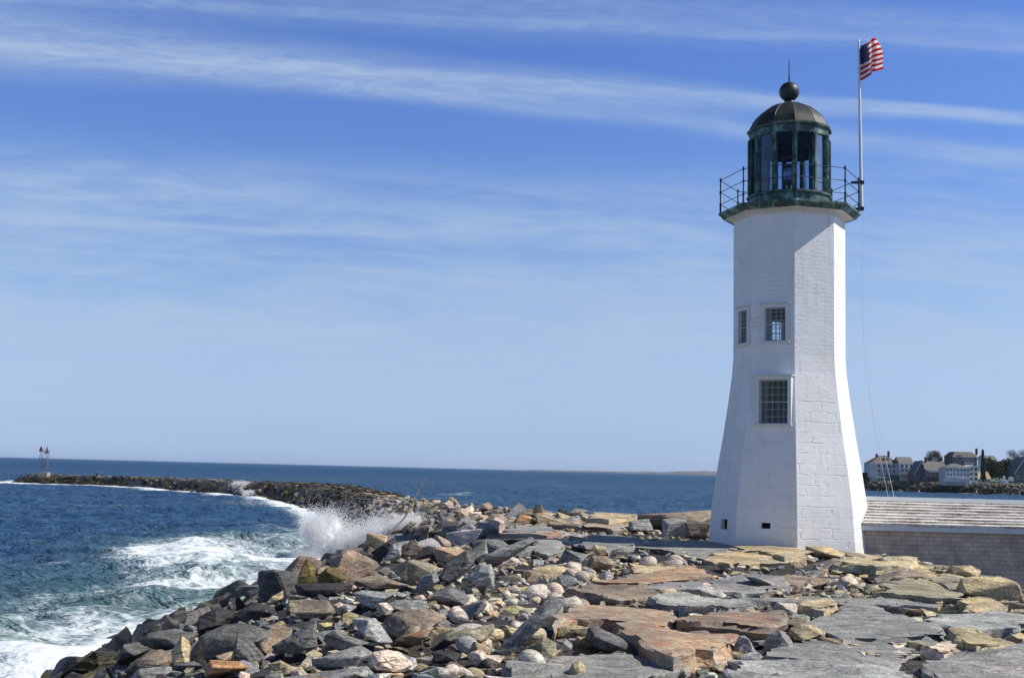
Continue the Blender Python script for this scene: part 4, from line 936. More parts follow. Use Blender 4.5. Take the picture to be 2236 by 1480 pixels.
def gz(X, Y):
    h = H(X, Y); n = fbm(np.stack([X.ravel() * .9, Y.ravel() * .9, X.ravel() * 0], 1), 4, 5).reshape(X.shape)
    return np.maximum(h, -7.) + n * .12 - .05
tag(grid_sheet('ground', np.concatenate([np.arange(-130, -16, 1.2), np.arange(-16, 17, .3), np.arange(17, 55, 1.5)]), np.concatenate([np.arange(0, 62, .3), np.arange(62, 300, 1.2)]), gz, M['rock'], (.05, .047, .043)), kind='structure')  # tint darkened so the crevice shade between stones is in the ground colour
# ------------------------------------------------------------------ sea
def sea_material():
    m, t, b = mat('sea_water'); P = t.n('ShaderNodeNewGeometry').outputs['Position']; xyz = t.n('ShaderNodeSeparateXYZ', None, Vector=P)
    fo = t.n('ShaderNodeAttribute', {'attribute_name': 'foam'}).outputs['Fac']; sh = t.n('ShaderNodeAttribute', {'attribute_name': 'shallow'}).outputs['Fac']
    dist = t.n('ShaderNodeVectorMath', {'operation': 'LENGTH'}); t.set(dist.inputs[0], P); dist = dist.outputs['Value']
    v1 = t.n('ShaderNodeVectorMath', {'operation': 'MULTIPLY'}); t.set(v1.inputs[0], P); v1.inputs[1].default_value = (1., .6, 1.)
    nb = t.noise(v1.outputs[0], .55, 8, .68, .9); nl = t.noise(P, .13, 4, .6, .5); nf = t.noise(P, 2.6, 6, .7, 1.4)
    deep = t.mix(t.rng(t.noise(P, .03, 4, .6), .35, .65), (.012, .054, .150), (.019, .076, .180))
    deep = t.mix(t.rng(nb, .35, .7), deep, (.048, .135, .27))
    c = t.mix(t.m('MULTIPLY', sh, t.rng(nl, .2, .7, .6, 1.), None, True), deep, (.095, .19, .175))
    lace = t.n('ShaderNodeTexVoronoi', {'feature': 'DISTANCE_TO_EDGE'}, Vector=t.n('ShaderNodeVectorMath', {'operation': 'MULTIPLY_ADD'}, **{'i_0': t.n('ShaderNodeTexNoise', None, Vector=P, Scale=.9, Detail=5.0).outputs['Color'], 'i_1': (1.7, 1.7, 0), 'i_2': P}).outputs[0], Scale=.9).outputs[0]
    lc = t.rng(lace, .0, .16, 1, 0)
    pat = t.m('ADD', t.m('ADD', t.m('MULTIPLY', nb, .55), t.m('MULTIPLY', nf, .35)), t.m('MULTIPLY', lc, .16))
    c = t.mix(t.m('MULTIPLY', t.rng(fo, .15, .75), t.rng(t.m('ADD', nb, t.m('MULTIPLY', nf, .4)), .45, .9, .15, .85)), c, (.30, .44, .44))
    ff = t.rng(t.m('ADD', pat, t.m('MULTIPLY', fo, 1.22)), .86, 1.52)
    c = t.mix(ff, c, (.82, .86, .88))
    t.set(b.inputs['Base Color'], c); b.inputs['Roughness'].default_value = .9; b.inputs['Specular IOR Level'].default_value = 0
    bv = t.n('ShaderNodeVectorMath', {'operation': 'MULTIPLY'}); t.set(bv.inputs[0], P); bv.inputs[1].default_value = (1., 1.35, 1.)
    h = t.m('ADD', t.m('MULTIPLY', t.noise(bv.outputs[0], .5, 6, .58, .5), 1.5), t.m('MULTIPLY', nf, .07))
    bn = t.n('ShaderNodeBump', None, Strength=t.rng(ff, 0, 1, 1., .3), Distance=.85, Height=h)
    h2 = t.noise(bv.outputs[0], .09, 6, .65, .3); bn2 = t.n('ShaderNodeBump', None, Strength=t.rng(ff, 0, 1, 1., .3), Distance=5., Height=h2, Normal=bn.outputs[0])
    t.set(b.inputs['Normal'], bn2.outputs[0])
    # wave faces hide one another at grazing angles, so mirror reflection saturates well below 1
    fr = t.n('ShaderNodeFresnel', None, IOR=1.33, Normal=bn2.outputs[0]).outputs[0]
    fr = t.m('MULTIPLY', t.m('MINIMUM', fr, t.rng(dist, 40, 1000, .52, .12)), t.m('SUBTRACT', 1.0, ff))
    gl = t.n('ShaderNodeBsdfGlossy', None, Roughness=.16, Normal=bn2.outputs[0]); mx = t.n('ShaderNodeMixShader', None, Fac=fr)
    t.set(mx.inputs[1], b.outputs[0]); t.set(mx.inputs[2], gl.outputs[0]); t.set(m.node_tree.nodes['Material Output'].inputs[0], mx.outputs[0])
    return m
M['sea'] = sea_material()
ds = [16.]
while ds[-1] < 30000: ds.append(ds[-1] * (1.0052 if ds[-1] < 400 else 1.02))
ds = np.array(ds); th = np.radians(np.linspace(-62, 50, 760)); TH_, DD = np.meshgrid(th, ds); X = np.tan(TH_) * DD; Y = DD.copy()
xf, yf = X.ravel(), Y.ravel(); r2 = np.random.default_rng(3); Z = np.zeros_like(xf)
for k in range(64):
    L = .9 * (1.075 ** k) if k < 48 else 6 + (k - 48) * 1.6; a = R(-62) + r2.normal() * .55; kx, ky = math.cos(a) * 2 * math.pi / L, math.sin(a) * 2 * math.pi / L
    A = .0105 * L ** .72 * (1.45 if k < 30 else .75) * .62; ph = kx * xf + ky * yf + r2.uniform(0, 6.28); s1 = np.sin(ph); Z += A * (s1 + .25 * np.cos(2 * ph))
Z *= 1 / (1 + (yf / 1500) ** 2)
hh = H(xf, yf); dep = np.maximum(WATER - hh, -1); far = np.clip((yf - 60) / 60, 0, 1); dsh = dep * (2.35 - .9 * far); west = xf < np.interp(yf, [p[1] for p in SPINE], [p[0] for p in SPINE])
ln = fbm(np.stack([xf * .05, yf * .05, xf * 0], 1), 3, 9); ln2 = fbm(np.stack([xf * .25, yf * .18, xf * 0], 1), 3, 19)
near = np.clip((110 - yf) / 35, 0, 1)
off = 6.8 + 1.3 * ln2 + 2. * ln
sw = np.exp(-((dsh - off) / 1.7) ** 2) * near * west * np.clip((yf - 26) / 12, 0, 1) * (.55 + .45 * np.exp(-((yf - 70) / 14) ** 2))
Z += .55 * sw
Z2 = Z * np.clip(.25 + dsh / 4, .2, 1)
foam = np.zeros_like(Z)
edge = np.where(west, np.interp(yf, [0, 50, 110, 180, 300], [1.6, 2.5, 3.2, 4.5, 8.]), 1.2)
foam += .9 * np.exp(-(np.maximum(dsh, 0) / edge) ** 2)
foam = np.maximum(foam, near * west * (.56 + .18 * ln2 + .14 * ln) * np.clip((15 + 3 * ln - dsh) / 6, 0, 1))
foam = np.maximum(foam, .72 * sw * (dsh < off + .9))
foam = np.maximum(foam, west * (.16 + .12 * ln2) * np.clip((21 - dsh) / 8, 0, 1) * near)
cr_ = np.clip((Z - .40 - .1 * ln) * 1.6, 0, .55) * (yf < 900); foam = np.maximum(foam, cr_)
streak = lambda x0, y0, rx, ry, a: a * np.exp(-((xf - x0) / rx) ** 2 - ((yf - y0) / ry) ** 2)
q = at_z(980, 1082, WATER); foam = np.maximum(foam, streak(q[0], q[1], 6.5, 4, .50)); q = at_z(1530, 1059, WATER); foam = np.maximum(foam, streak(q[0], q[1], 7, 6, .5)); q = at_z(1520, 1063, WATER); foam = np.maximum(foam, streak(q[0] - 8, q[1], 12, 5, .42))
for (a, b2, rx, ry, am) in ((235, 1105, 9, 2.2, .42), (430, 1090, 14, 3, .36), (600, 1170, 6, 5, .40), (640, 1150, 5, 6, .42), (120, 1237, 1.2, 1.2, .45), (560, 1100, 9, 9, .42), (620, 1094, 6, 8, .55)):
    q = at_z(a, b2, WATER); foam = np.maximum(foam, streak(q[0], q[1], rx, ry, am))
q = at_z(60, 1465, WATER); foam = np.maximum(foam, streak(q[0], q[1], 4.0, 2.0, .8)); Z2 += streak(q[0], q[1], 5, 1.6, .6)
# surf running up the breakwater's flank
q = at_z(545, 1078, WATER); foam = np.maximum(foam, streak(q[0], q[1], 7, 12, .85)); q2 = at_z(470, 1062, WATER); foam = np.maximum(foam, streak(q2[0], q2[1], 10, 14, .8))
q_ = np.abs(yf + 3 - np.interp(xf, [120, 165, 190, 226, 400], [640, 585, 556, 520, 470])); foam = np.maximum(foam, .7 * np.exp(-(q_ / 5) ** 2) * (xf > 158) * (xf < 380))
shallow = np.clip(1.15 - dsh / 19, 0, 1) * near * west + .35 * sw + .35 * (~west) * np.clip(1 - dsh / 60, 0, 1) + .25 * foam
# far shore foam line
V = np.stack([xf, yf, WATER + Z2], 1); nx = len(th); ny = len(ds)
i, j = np.meshgrid(np.arange(nx - 1), np.arange(ny - 1)); a = (j * nx + i).ravel(); Fq = np.stack([a, a + 1, a + nx + 1, a + nx], 1)
me = bpy.data.meshes.new('sea'); me.vertices.add(len(V)); me.vertices.foreach_set('co', V.ravel()); me.loops.add(Fq.size); me.loops.foreach_set('vertex_index', Fq.ravel())
me.polygons.add(len(Fq)); me.polygons.foreach_set('loop_start', np.arange(0, Fq.size, 4)); me.polygons.foreach_set('loop_total', np.full(len(Fq), 4)); me.polygons.foreach_set('use_smooth', np.ones(len(Fq), bool)); me.update(calc_edges=True)
for nm_, ar in (('foam', foam), ('shallow', shallow)):
    at_ = me.attributes.new(nm_, 'FLOAT', 'POINT'); at_.data.foreach_set('value', np.clip(ar, 0, 1).astype(np.float32))
me.materials.append(M['sea']); sea = bpy.data.objects.new('sea', me); C.objects.link(sea); tag(sea, kind='structure')
# ---- spray: thousands of real drops
nt_ = M['drop'].node_tree; pb = nt_.nodes['Principled BSDF']; tn = nt_.nodes.new('ShaderNodeBsdfTranslucent'); tn.inputs[0].default_value = (.98, .98, .98, 1); mx_ = nt_.nodes.new('ShaderNodeMixShader'); mx_.inputs[0].default_value = .45
nt_.links.new(pb.outputs[0], mx_.inputs[1]); nt_.links.new(tn.outputs[0], mx_.inputs[2]); nt_.links.new(mx_.outputs[0], nt_.nodes['Material Output'].inputs[0])
def drops(name, P, rad, label):
    octa = np.array([(1, 0, 0), (-1, 0, 0), (0, 1, 0), (0, -1, 0), (0, 0, 1), (0, 0, -1)], float); fo = np.array([(0, 2, 4), (2, 1, 4), (1, 3, 4), (3, 0, 4), (2, 0, 5), (1, 2, 5), (3, 1, 5), (0, 3, 5)])
    n = len(P); V = (P[:, None, :] + octa[None] * rad[:, None, None]).reshape(-1, 3); Fq = (fo[None] + 6 * np.arange(n)[:, None, None]).reshape(-1, 3)
    me = bpy.data.meshes.new(name); me.vertices.add(len(V)); me.vertices.foreach_set('co', V.ravel()); me.loops.add(Fq.size); me.loops.foreach_set('vertex_index', Fq.ravel())
    me.polygons.add(len(Fq)); me.polygons.foreach_set('loop_start', np.arange(0, Fq.size, 3)); me.polygons.foreach_set('loop_total', np.full(len(Fq), 3)); me.polygons.foreach_set('use_smooth', np.ones(len(Fq), bool)); me.update(calc_edges=True)
    me.materials.append(M['drop']); o = bpy.data.objects.new(name, me); C.objects.link(o); tag(o, label, 'spray', None, 'stuff'); return o
def jet(n, p0, p1, w0, w1, rs, yj=1.6, edge=1.):
    """drops thrown from p0 towards p1 (pixel,depth triples), a cone with ragged end"""
    a = at_y(*p0); b = at_y(*p1); t = rs.random(n) ** .8; L = np.linalg.norm(b - a); wd = w0 + (w1 - w0) * t
    d = np.clip(rs.normal(size=(n, 3)), -2.1, 2.1) * np.array([1, yj, 1]) * wd[:, None] * .42
    return a + (b - a) * t[:, None] + d
rs = np.random.default_rng(11); Ps = []; Rs = []
for (n, p0, p1, w0, w1) in ((6500, (712, 1225, 79), (694, 1132, 80), 1.1, 1.15), (4000, (705, 1200, 80), (722, 1138, 80), 1., 1.), (3200, (720, 1200, 80), (745, 1170, 82), 1.2, 1.2), (2500, (690, 1180, 80), (680, 1145, 80), .8, .9), (3000, (700, 1235, 76), (745, 1195, 82), .9, 1.3), (4800, (715, 1222, 79), (775, 1178, 79), 1.1, 1.6), (5200, (740, 1216, 78), (835, 1162, 78), 1.1, 1.4), (4800, (790, 1196, 77), (872, 1152, 77), 1.0, 1.1), (2800, (840, 1168, 76), (912, 1138, 76), .8, .7), (2600, (640, 1215, 79), (705, 1215, 78), .5, .8), (2600, (740, 1190, 84), (700, 1150, 80), 1., 1.4)):
    n = int(n * 4.5); Ps.append(jet(n, p0, p1, w0, w1, rs)); Rs.append(rs.uniform(.009, .030, n))
for (n, p0, p1, w0, w1) in ((1300, (760, 1180, 80), (800, 1130, 82), 1.6, 2.0), (800, (740, 1170, 84), (755, 1120, 86), 1., 1.6), (700, (830, 1150, 78), (850, 1130, 78), 1., 1.2), (500, (690, 1140, 80), (690, 1118, 80), 1.3, 1.4), (300, (860, 1145, 77), (900, 1132, 77), .6, .7)):
    n *= 2; Ps.append(jet(n, p0, p1, w0, w1, rs)); Rs.append(rs.uniform(.009, .027, n))
P = np.vstack(Ps); Rr = np.concatenate(Rs); kp = fbm(P * np.array([.9, .9, .55]), 4, 77) + .9 * (rs.random(len(P)) - .5) > -.30; P = P[kp]; Rr = Rr[kp]
# the solid torn water inside the burst: ragged lumps thrown along the same jets
cv, cf = [], []; bmc = bmesh.new(); bmesh.ops.create_icosphere(bmc, subdivisions=4, radius=1.); IV = np.array([v.co[:] for v in bmc.verts]); IFc = np.array([[v.index for v in f.verts] for f in bmc.faces]); bmc.free(); nb_ = 0
for (p0, p1, w0, w1, k) in (((712, 1228, 79), (697, 1146, 80), .62, .5, 9), ((700, 1215, 79), (722, 1150, 80), .5, .42, 7), ((720, 1222, 79), (768, 1186, 79), .55, .4, 6), ((745, 1216, 78), (828, 1170, 78), .55, .38, 8), ((795, 1196, 77), (868, 1158, 77), .45, .3, 7)):
    for i in range(k):
        t = (i + .5) / k; c = at_y(*p0) * (1 - t) + at_y(*p1) * t; rr_ = (w0 + (w1 - w0) * t) * rs.uniform(.8, 1.15); q = IV * rr_ * np.array([1, 1.3, 1.15]) + c + rs.normal(size=3) * .12
        dn_ = fbm(q * np.array([1.6, 1.6, .9]), 5, 61, .62); q = q + IV * (dn_ * .42 * rr_)[:, None]; cv.append(q); cf.append(IFc + nb_); nb_ += len(q)
cv = np.vstack(cv); cf = np.vstack(cf); me = bpy.data.meshes.new('white_water'); me.from_pydata(cv.tolist(), [], cf.tolist()); me.materials.append(M['drop']); me.polygons.foreach_set('use_smooth', [True] * len(me.polygons)); me.update()
wo = bpy.data.objects.new('white_water', me); C.objects.link(wo); tag(wo, 'dense white torn water at the heart of the breaking wave', 'white water', None, 'stuff')
drops('sea_spray', P, Rr, 'white burst of spray where a wave breaks on the near rocks')
n = 60000; t = rs.random(n); a_ = at_z(428, 1062, WATER); b_ = at_z(562, 1083, WATER); hh_ = np.interp(t, [0, .3, .55, .8, .9, 1], [.7, 1.0, 1.6, 2.3, 2.0, .7])
hh_ = hh_ * (.8 + .35 * vnoise(np.stack([t * 14, t * 0, t * 0], 1), 4)); P = a_ + (b_ - a_) * t[:, None] + rs.normal(size=(n, 3)) * np.array([.7, 1.3, .06]); P[:, 2] = WATER - .1 + hh_ * rs.random(n) ** 1.5 * 1.05 + .12 * rs.normal(size=n)
P[:, 0] += (P[:, 2] - WATER) * -.3
Ps = [P]; Rs = [rs.uniform(.035, .085, n)]
drops('surf_spray', np.vstack(Ps), np.concatenate(Rs), 'distant white surf bursting against the middle of the breakwater')

# ------------------------------------------------------------------ driftwood and light beacon
dw = MB(); D0 = 62.
ptsd = [(812, 1200, D0), (835, 1178, D0 + 1), (862, 1153, D0 + 2), (885, 1128, D0 + 3), (893, 1112, D0 + 3.6), (903, 1092, D0 + 4.2), (914, 1070, D0 + 5), (922, 1055, D0 + 5.6), (931, 1041, D0 + 6)]
dw.tube([at_y(*p) for p in ptsd], [.035, .04, .038, .045, .065, .045, .032, .028, .015], 8)
lim = empty('driftwood_branch', tuple(at_y(812, 1200, D0))); tag(lim, 'long thin bleached driftwood branch leaning up from the rocks by the spray', 'driftwood')
part(dw, 'limb', M['wood'], lim, 60)
tw = MB()
for (p, q, r0) in (((889, 1118, D0 + 3.4), (874, 1112, D0 + 3), .035), ((896, 1104, D0 + 3.8), (905, 1110, D0 + 3.6), .04), ((901, 1094, D0 + 4), (888, 1098, D0 + 4), .03), ((893, 1110, D0 + 3.6), (898, 1122, D0 + 3.6), .04)):
    tw.tube([at_y(*p), at_y(*q)], [r0, .01], 6)
part(tw, 'twig', M['wood'], lim, 60)
lg = MB(); lg.tube([at_y(738, 1262, 58), at_y(790, 1222, 60), at_y(838, 1186, 62)], [.07, .09, .05], 8); o = lg.build('driftwood_log', M['wood'], None, 60); tag(o, 'dark weathered driftwood pole lying among rocks below the branch', 'driftwood')
BD = 268.; bz = float(at_y(97, 1034, BD)[2]); bx = float(at_y(95, 1030, BD)[0]); mpx = BD / F
be = empty('beacon', (bx, BD, bz)); tag(be, 'skeletal light beacon with red triangular dayboard at the breakwater\'s end', 'beacon')
bz += .1; m = MB(); m.box((bx + .2, BD, bz - .5), (2.0, 2.0, 1.5)); part(m, 'base', M['concrete'], be)
zt = float(at_y(95, 984, BD)[2]); m = MB(); hw = .85
cs = [(-hw, -hw), (hw, -hw), (hw, hw), (-hw, hw)]
for x, y in cs: m.tube([(bx + x, BD + y, bz + .5), (bx + x * .8, BD + y * .8, zt)], .045, 5)
for f0, f1 in ((.08, .36), (.36, .64), (.64, .95)):
    for i in range(4):
        a, b2 = cs[i], cs[(i + 1) % 4]; za, zb2 = bz + .5 + (zt - bz - .5) * f0, bz + .5 + (zt - bz - .5) * f1
        m.tube([(bx + a[0] * .9, BD + a[1] * .9, za), (bx + b2[0] * .9, BD + b2[1] * .9, zb2)], .025, 4); m.tube([(bx + a[0] * .9, BD + a[1] * .9, zb2), (bx + b2[0] * .9, BD + b2[1] * .9, zb2)], .025, 4)
part(m, 'lattice', M['steel'], be)
m = MB(); m.box((bx, BD, zt), (1.7, 1.7, .08)); part(m, 'platform', M['steel'], be)
m = MB(); m.tube([(bx + .05, BD, zt), (bx + .05, BD, zt + .75)], .16, 10); m.tube([(bx + .05, BD, zt + .75), (bx + .05, BD, zt + 1.0)], .1, 10); part(m, 'lamp', M['trim'], be)
def tri(c, w_, h_, ang, mt):
    ca_, sa_ = math.cos(ang), math.sin(ang); m = MB(); P = []
    for t in (-.02, .02):
        for u, v in ((-w_ / 2, 0), (w_ / 2, 0), (w_ * .08, h_), (-w_ * .08, h_)): P.append((c[0] + u * ca_ - t * sa_, c[1] + u * sa_ + t * ca_, c[2] + v))
    m.hexa(P); part(m, 'dayboard', mt, be)
q = at_y(89.5, 985, BD - 1); tri(q, 1.0, 1.1, 0, M['redpaint']); q = at_y(102, 990, BD - .6); tri(q, 1.2, 1.5, 1.1, M['greypaint'])

# ------------------------------------------------------------------ far shore: land, riprap, houses, trees
def shore_y(x): return np.interp(x, [120, 165, 190, 226, 400], [640, 585, 556, 520, 470])
def land_z(X, Y):
    d = Y - shore_y(X); n = fbm(np.stack([X.ravel() * .05, Y.ravel() * .05, X.ravel() * 0], 1), 3, 31).reshape(X.shape)
    ed = np.clip((X - 150) / 12, 0, 1)
    z = np.interp(d, [-10, 0, 9, 16, 60, 200], [-6, -3.2, .6, 1.9, 2.4, 5.]); return -6 + (z + 6) * ed + n * .3 * (d > 3)
M['lawn'] = simple('lawn', (.055, .085, .022), .95, 0, .5, .25)
tag(grid_sheet('far_shore', np.arange(140, 420, 2.5), np.arange(455, 800, 2.5), land_z, M['lawn']), kind='structure')
items = []; rr2 = np.random.default_rng(21)
for i in range(2600):
    x = rr2.uniform(158, 300) if i % 4 else rr2.uniform(158, 236); d = rr2.uniform(-1.5, 14); y = float(shore_y(x)) + d; z = float(land_z(np.array([[x]]), np.array([[y]]))[0, 0]); s = rr2.uniform(.7, 2.0)
    V = boulder_pts(s * .6, s * .55, s * .42, 9, 70000 + i, .5); V, Fc = hull(V, 0, 0, i, 0, s); col = ['brown', 'slate', 'tan', 'brown', 'mid', 'pale'][rr2.integers(6)]
    if z < -1.2: col = 'dark'
    items.append((V + np.array([x, y, z + .15 * s]), Fc, jit(tuple(c_ * .62 for c_ in PAL[col]), .12), .25))
# the shore stones are above the local wet line
tag(merge('riprap', items), 'band of brown-grey riprap stones along the far shore below the houses', 'riprap', None, 'stuff')
def flat(name, col, rough=.8): return simple(name, col, rough, 0, .12, .4)
M['hw_blue'] = flat('grey_blue_siding', (.48, .50, .51)); M['hw_white'] = flat('cream_siding', (.78, .77, .72)); M['hw_brown'] = flat('brown_shingle', (.26, .215, .18)); M['hw_dark'] = flat('slate_shingle', (.13, .14, .155))
M['hr_brown'] = flat('brown_roof', (.16, .13, .105)); M['hr_grey'] = flat('grey_roof', (.17, .155, .14)); M['hr_tan'] = flat('tan_roof', (.40, .29, .17)); M['pane'] = simple('house_glass', (.03, .04, .06), .15); M['brickc'] = flat('chimney_brick', (.10, .055, .05))
def house(px0, px1, pyt, pye, pyb, D, wallm, roofm, label, style='gable', ridge='x', depth=9., floors=2, chim=(), cols=5, extras=None, trimm='trim'):
    mp = D / F; pxc = (px0 + px1) / 2; c = at_y(pxc, pyb, D); w_ = (px1 - px0) * mp; zb = float(c[2]) - .4; ze = float(at_y(pxc, pye, D)[2]); zr = float(at_y(pxc, pyt, D)[2]); cx_ = float(c[0]); cy_ = D + depth / 2
    h = empty('house', (cx_, cy_, zb)); tag(h, label, 'house', 'houses on the far shore')
    m = MB(); x0, x1, y0, y1 = cx_ - w_ / 2, cx_ + w_ / 2, D, D + depth
    m.box((cx_, cy_, (zb + ze) / 2 - .5), (w_, depth, ze - zb + 1.))
    if style == 'gable' and ridge == 'y': m.add([(x0, y0, ze), (x1, y0, ze), (cx_, y0, zr - .15), (x0, y1, ze), (x1, y1, ze), (cx_, y1, zr - .15)], [(0, 1, 2), (5, 4, 3), (0, 2, 5, 3), (1, 4, 5, 2)])
    if style == 'gable' and ridge == 'x': m.add([(x0, y0, ze), (x0, y1, ze), (x0, cy_, zr - .15), (x1, y0, ze), (x1, y1, ze), (x1, cy_, zr - .15)], [(0, 1, 2), (5, 4, 3), (0, 2, 5, 3), (1, 4, 5, 2)])
    part(m, 'wall', M[wallm], h)
    m = MB(); o_ = .45
    if style == 'gable':
        if ridge == 'x':
            for sg in (0, 1):
                ya = y0 - o_ if sg == 0 else y1 + o_; zl = ze - .12
                m.hexa([(x0 - o_, ya, zl), (x1 + o_, ya, zl), (x1 + o_, cy_, zr), (x0 - o_, cy_, zr), (x0 - o_, ya, zl + .25), (x1 + o_, ya, zl + .25), (x1 + o_, cy_, zr + .25), (x0 - o_, cy_, zr + .25)])
        else:
            for sg in (0, 1):
                xa = x0 - o_ if sg == 0 else x1 + o_; zl = ze - .12
                m.hexa([(xa, y0 - o_, zl), (xa, y1 + o_, zl), (cx_, y1 + o_, zr), (cx_, y0 - o_, zr), (xa, y0 - o_, zl + .25), (xa, y1 + o_, zl + .25), (cx_, y1 + o_, zr + .25), (cx_, y0 - o_, zr + .25)])
    else:
        ins = {'hip': .38, 'mansard': .16}[style]; a = ins * w_; b2 = ins * depth if style == 'mansard' else depth * .46
        m.hexa([(x0 - o_, y0 - o_, ze - .1), (x1 + o_, y0 - o_, ze - .1), (x1 + o_, y1 + o_, ze - .1), (x0 - o_, y1 + o_, ze - .1), (x0 + a, y0 + b2, zr), (x1 - a, y0 + b2, zr), (x1 - a, y1 - b2, zr), (x0 + a, y1 - b2, zr)])
    rf = part(m, 'roof', M[roofm], h)
    if not (style == 'gable' and ridge == 'y'):
        m = MB(); m.box((cx_, y0 - o_ - .04, ze - .05), (w_ + 2 * o_, .08, .32)); part(m, 'eave_board', M['trim'], rf)
    else:
        m = MB()
        for sg in (-1, 1): m.hexa([(cx_ + sg * (w_ / 2 + o_), y0 - o_ - .06, ze - .3), (cx_ + sg * (w_ / 2 + o_), y0 - o_ - .01, ze - .3), (cx_, y0 - o_ - .01, zr - .25), (cx_, y0 - o_ - .06, zr - .25), (cx_ + sg * (w_ / 2 + o_), y0 - o_ - .06, ze + .12), (cx_ + sg * (w_ / 2 + o_), y0 - o_ - .01, ze + .12), (cx_, y0 - o_ - .01, zr + .2), (cx_, y0 - o_ - .06, zr + .2)])
        part(m, 'verge_board', M['trim'], rf)
    for (cpx, cpy) in chim:
        q = at_y(cpx, cpy, D + depth * .45); m = MB(); zt_ = float(q[2]); m.box((float(q[0]), D + depth * .45, zt_ - 1.6), (.9, .9, 3.2)); m.box((float(q[0]), D + depth * .45, zt_ - .05), (1.1, 1.1, .2)); part(m, 'chimney', M['brickc'], rf)
    fh = (ze - zb - .6) / floors
    for f_ in range(floors):
        for i in range(cols):
            xw = x0 + w_ * (i + .5) / cols; zw = zb + .6 + fh * (f_ + .52); ww, wh = min(1.1, w_ / cols * .5), fh * .48
            m = MB(); m.box((xw, y0 - .03, zw), (ww + .36, .10, wh + .34)); wf = part(m, 'window', M[trimm], h); m = MB(); m.box((xw, y0 - .06, zw), (ww, .10, wh)); part(m, 'pane', M['pane'], wf)
    for (nm_, mt_, a, b2, c2, d2, dy, th_) in (extras or []):    # px0, px1, py0, py1, forward offset, thickness
        p = at_y(a, c2, D - dy); q = at_y(b2, d2, D - dy); m = MB(); m.box(((p[0] + q[0]) / 2, D - dy + th_ / 2, (p[2] + q[2]) / 2), (abs(q[0] - p[0]), th_, abs(p[2] - q[2]))); part(m, nm_, M[mt_], h)
    return h
house(1903, 1968, 994, 1012, 1046, 585, 'hw_blue', 'hr_brown', 'large three-storey house with brown roof, leftmost on the far shore', 'hip', depth=12, floors=3, cols=6, chim=((1940, 985), (1914, 991)), extras=[('bay', 'hw_blue', 1899, 1910, 1008, 1042, 1.5, 4), ('dormer', 'hw_brown', 1930, 1941, 999, 1012, -2, 4), ('porch', 'hw_dark', 1930, 1972, 1036, 1046, 2.2, 2)])
house(1966, 1994, 998, 1012, 1046, 582, 'hw_white', 'hr_grey', 'cream balconied wing joined to the large brown-roofed house', 'gable', 'x', 10, 3, (), 3, [('balcony', 'trim', 1971, 1996, 1021, 1023.5, 1.6, 1.6), ('balcony', 'trim', 1971, 1996, 1029, 1033, 1.6, 1.6), ('terrace_wall', 'concrete', 1972, 1996, 1037, 1048, 2.5, 1)])
house(1997, 2027, 1007, 1038, 1048, 568, 'hw_dark', 'hw_dark', 'dark blue-grey A-frame house between the cream wing and shingled house', 'gable', 'y', 9, 1, ((2011, 1005),), 2)
house(2022, 2068, 1008, 1026, 1050, 566, 'hw_brown', 'hr_grey', 'brown shingled house with broad grey roof and white balcony band', 'gable', 'x', 12, 2, ((2064, 1006), (2021, 998)), 5, [('balcony', 'trim', 2028, 2066, 1028, 1031.5, 1.4, 1.4), ('porch', 'brickc', 2030, 2052, 1043, 1050, 3, 2)])
house(2066, 2118, 1012, 1021, 1053, 548, 'hw_blue', 'hr_grey', 'grey-blue house with low hipped roof and tiered glass fronts near the water', 'hip', depth=9, floors=3, cols=7, extras=[('cornice', 'trim', 2070, 2096, 1016.5, 1018.2, .8, 1), ('sun_room', 'hw_blue', 2062, 2117, 1043, 1053, 3, 3)])
house(2116, 2136, 1016, 1019, 1052, 549, 'hw_white', 'trim', 'narrow pale gable house with white verge beside the grey-blue one', 'gable', 'y', 9, 3, (), 2)
house(2134, 2162, 1030, 1045, 1055, 550, 'hw_white', 'hr_tan', 'low building with sunlit tan roof right of the pale gable house', 'gable', 'x', 8, 1, (), 4)
house(2081, 2134, 986, 997, 1030, 605, 'hw_dark', 'hr_brown', 'tall dark slate house with mansard roof standing behind the others', 'mansard', depth=12, floors=3, cols=5, chim=((2132, 979),), extras=[('balcony', 'trim', 2107, 2126, 1009, 1013, 1.5, 1.5), ('dormer', 'hw_dark', 2090, 2100, 993, 1000, .3, 3)])
house(2150, 2176, 995, 1003, 1030, 640, 'hw_white', 'hr_grey', 'pale house half hidden behind the dark trees', 'gable', 'x', 9, 2, (), 3)
house(2216, 2262, 998, 1036, 1050, 560, 'hw_dark', 'hw_dark', 'dark steep-roofed house cut by the right edge', 'gable', 'y', 10, 1, (), 3)
for (px0, px1, py0, py1, D, lb) in ((2193, 2202, 1047, 1056, 535, 'small white garden shed on the far lawn, lower one'), (2206, 2214, 1041, 1050, 545, 'small white garden shed on the far lawn, upper one')):
    p = at_y((px0 + px1) / 2, py1, D); w_ = (px1 - px0) * D / F; z1 = float(at_y(px0, py0, D)[2]); sh = empty('shed', tuple(p)); tag(sh, lb, 'shed', 'white sheds')
    m = MB(); m.box((p[0], D + 1, (p[2] + z1) / 2 - .2), (w_, 2, z1 - p[2] - .2)); m.add([(p[0] - w_ / 2, D, z1 - .3), (p[0] + w_ / 2, D, z1 - .3), (p[0], D, z1 + .2), (p[0] - w_ / 2, D + 2, z1 - .3), (p[0] + w_ / 2, D + 2, z1 - .3), (p[0], D + 2, z1 + .2)], [(0, 1, 2), (5, 4, 3), (0, 2, 5, 3), (1, 4, 5, 2)]); part(m, 'wall', M['trim'], sh)
    m = MB(); m.box((p[0] + .2, D - .03, p[2] + .8), (.7, .06, 1.5)); part(m, 'door', M['hw_white'], sh)
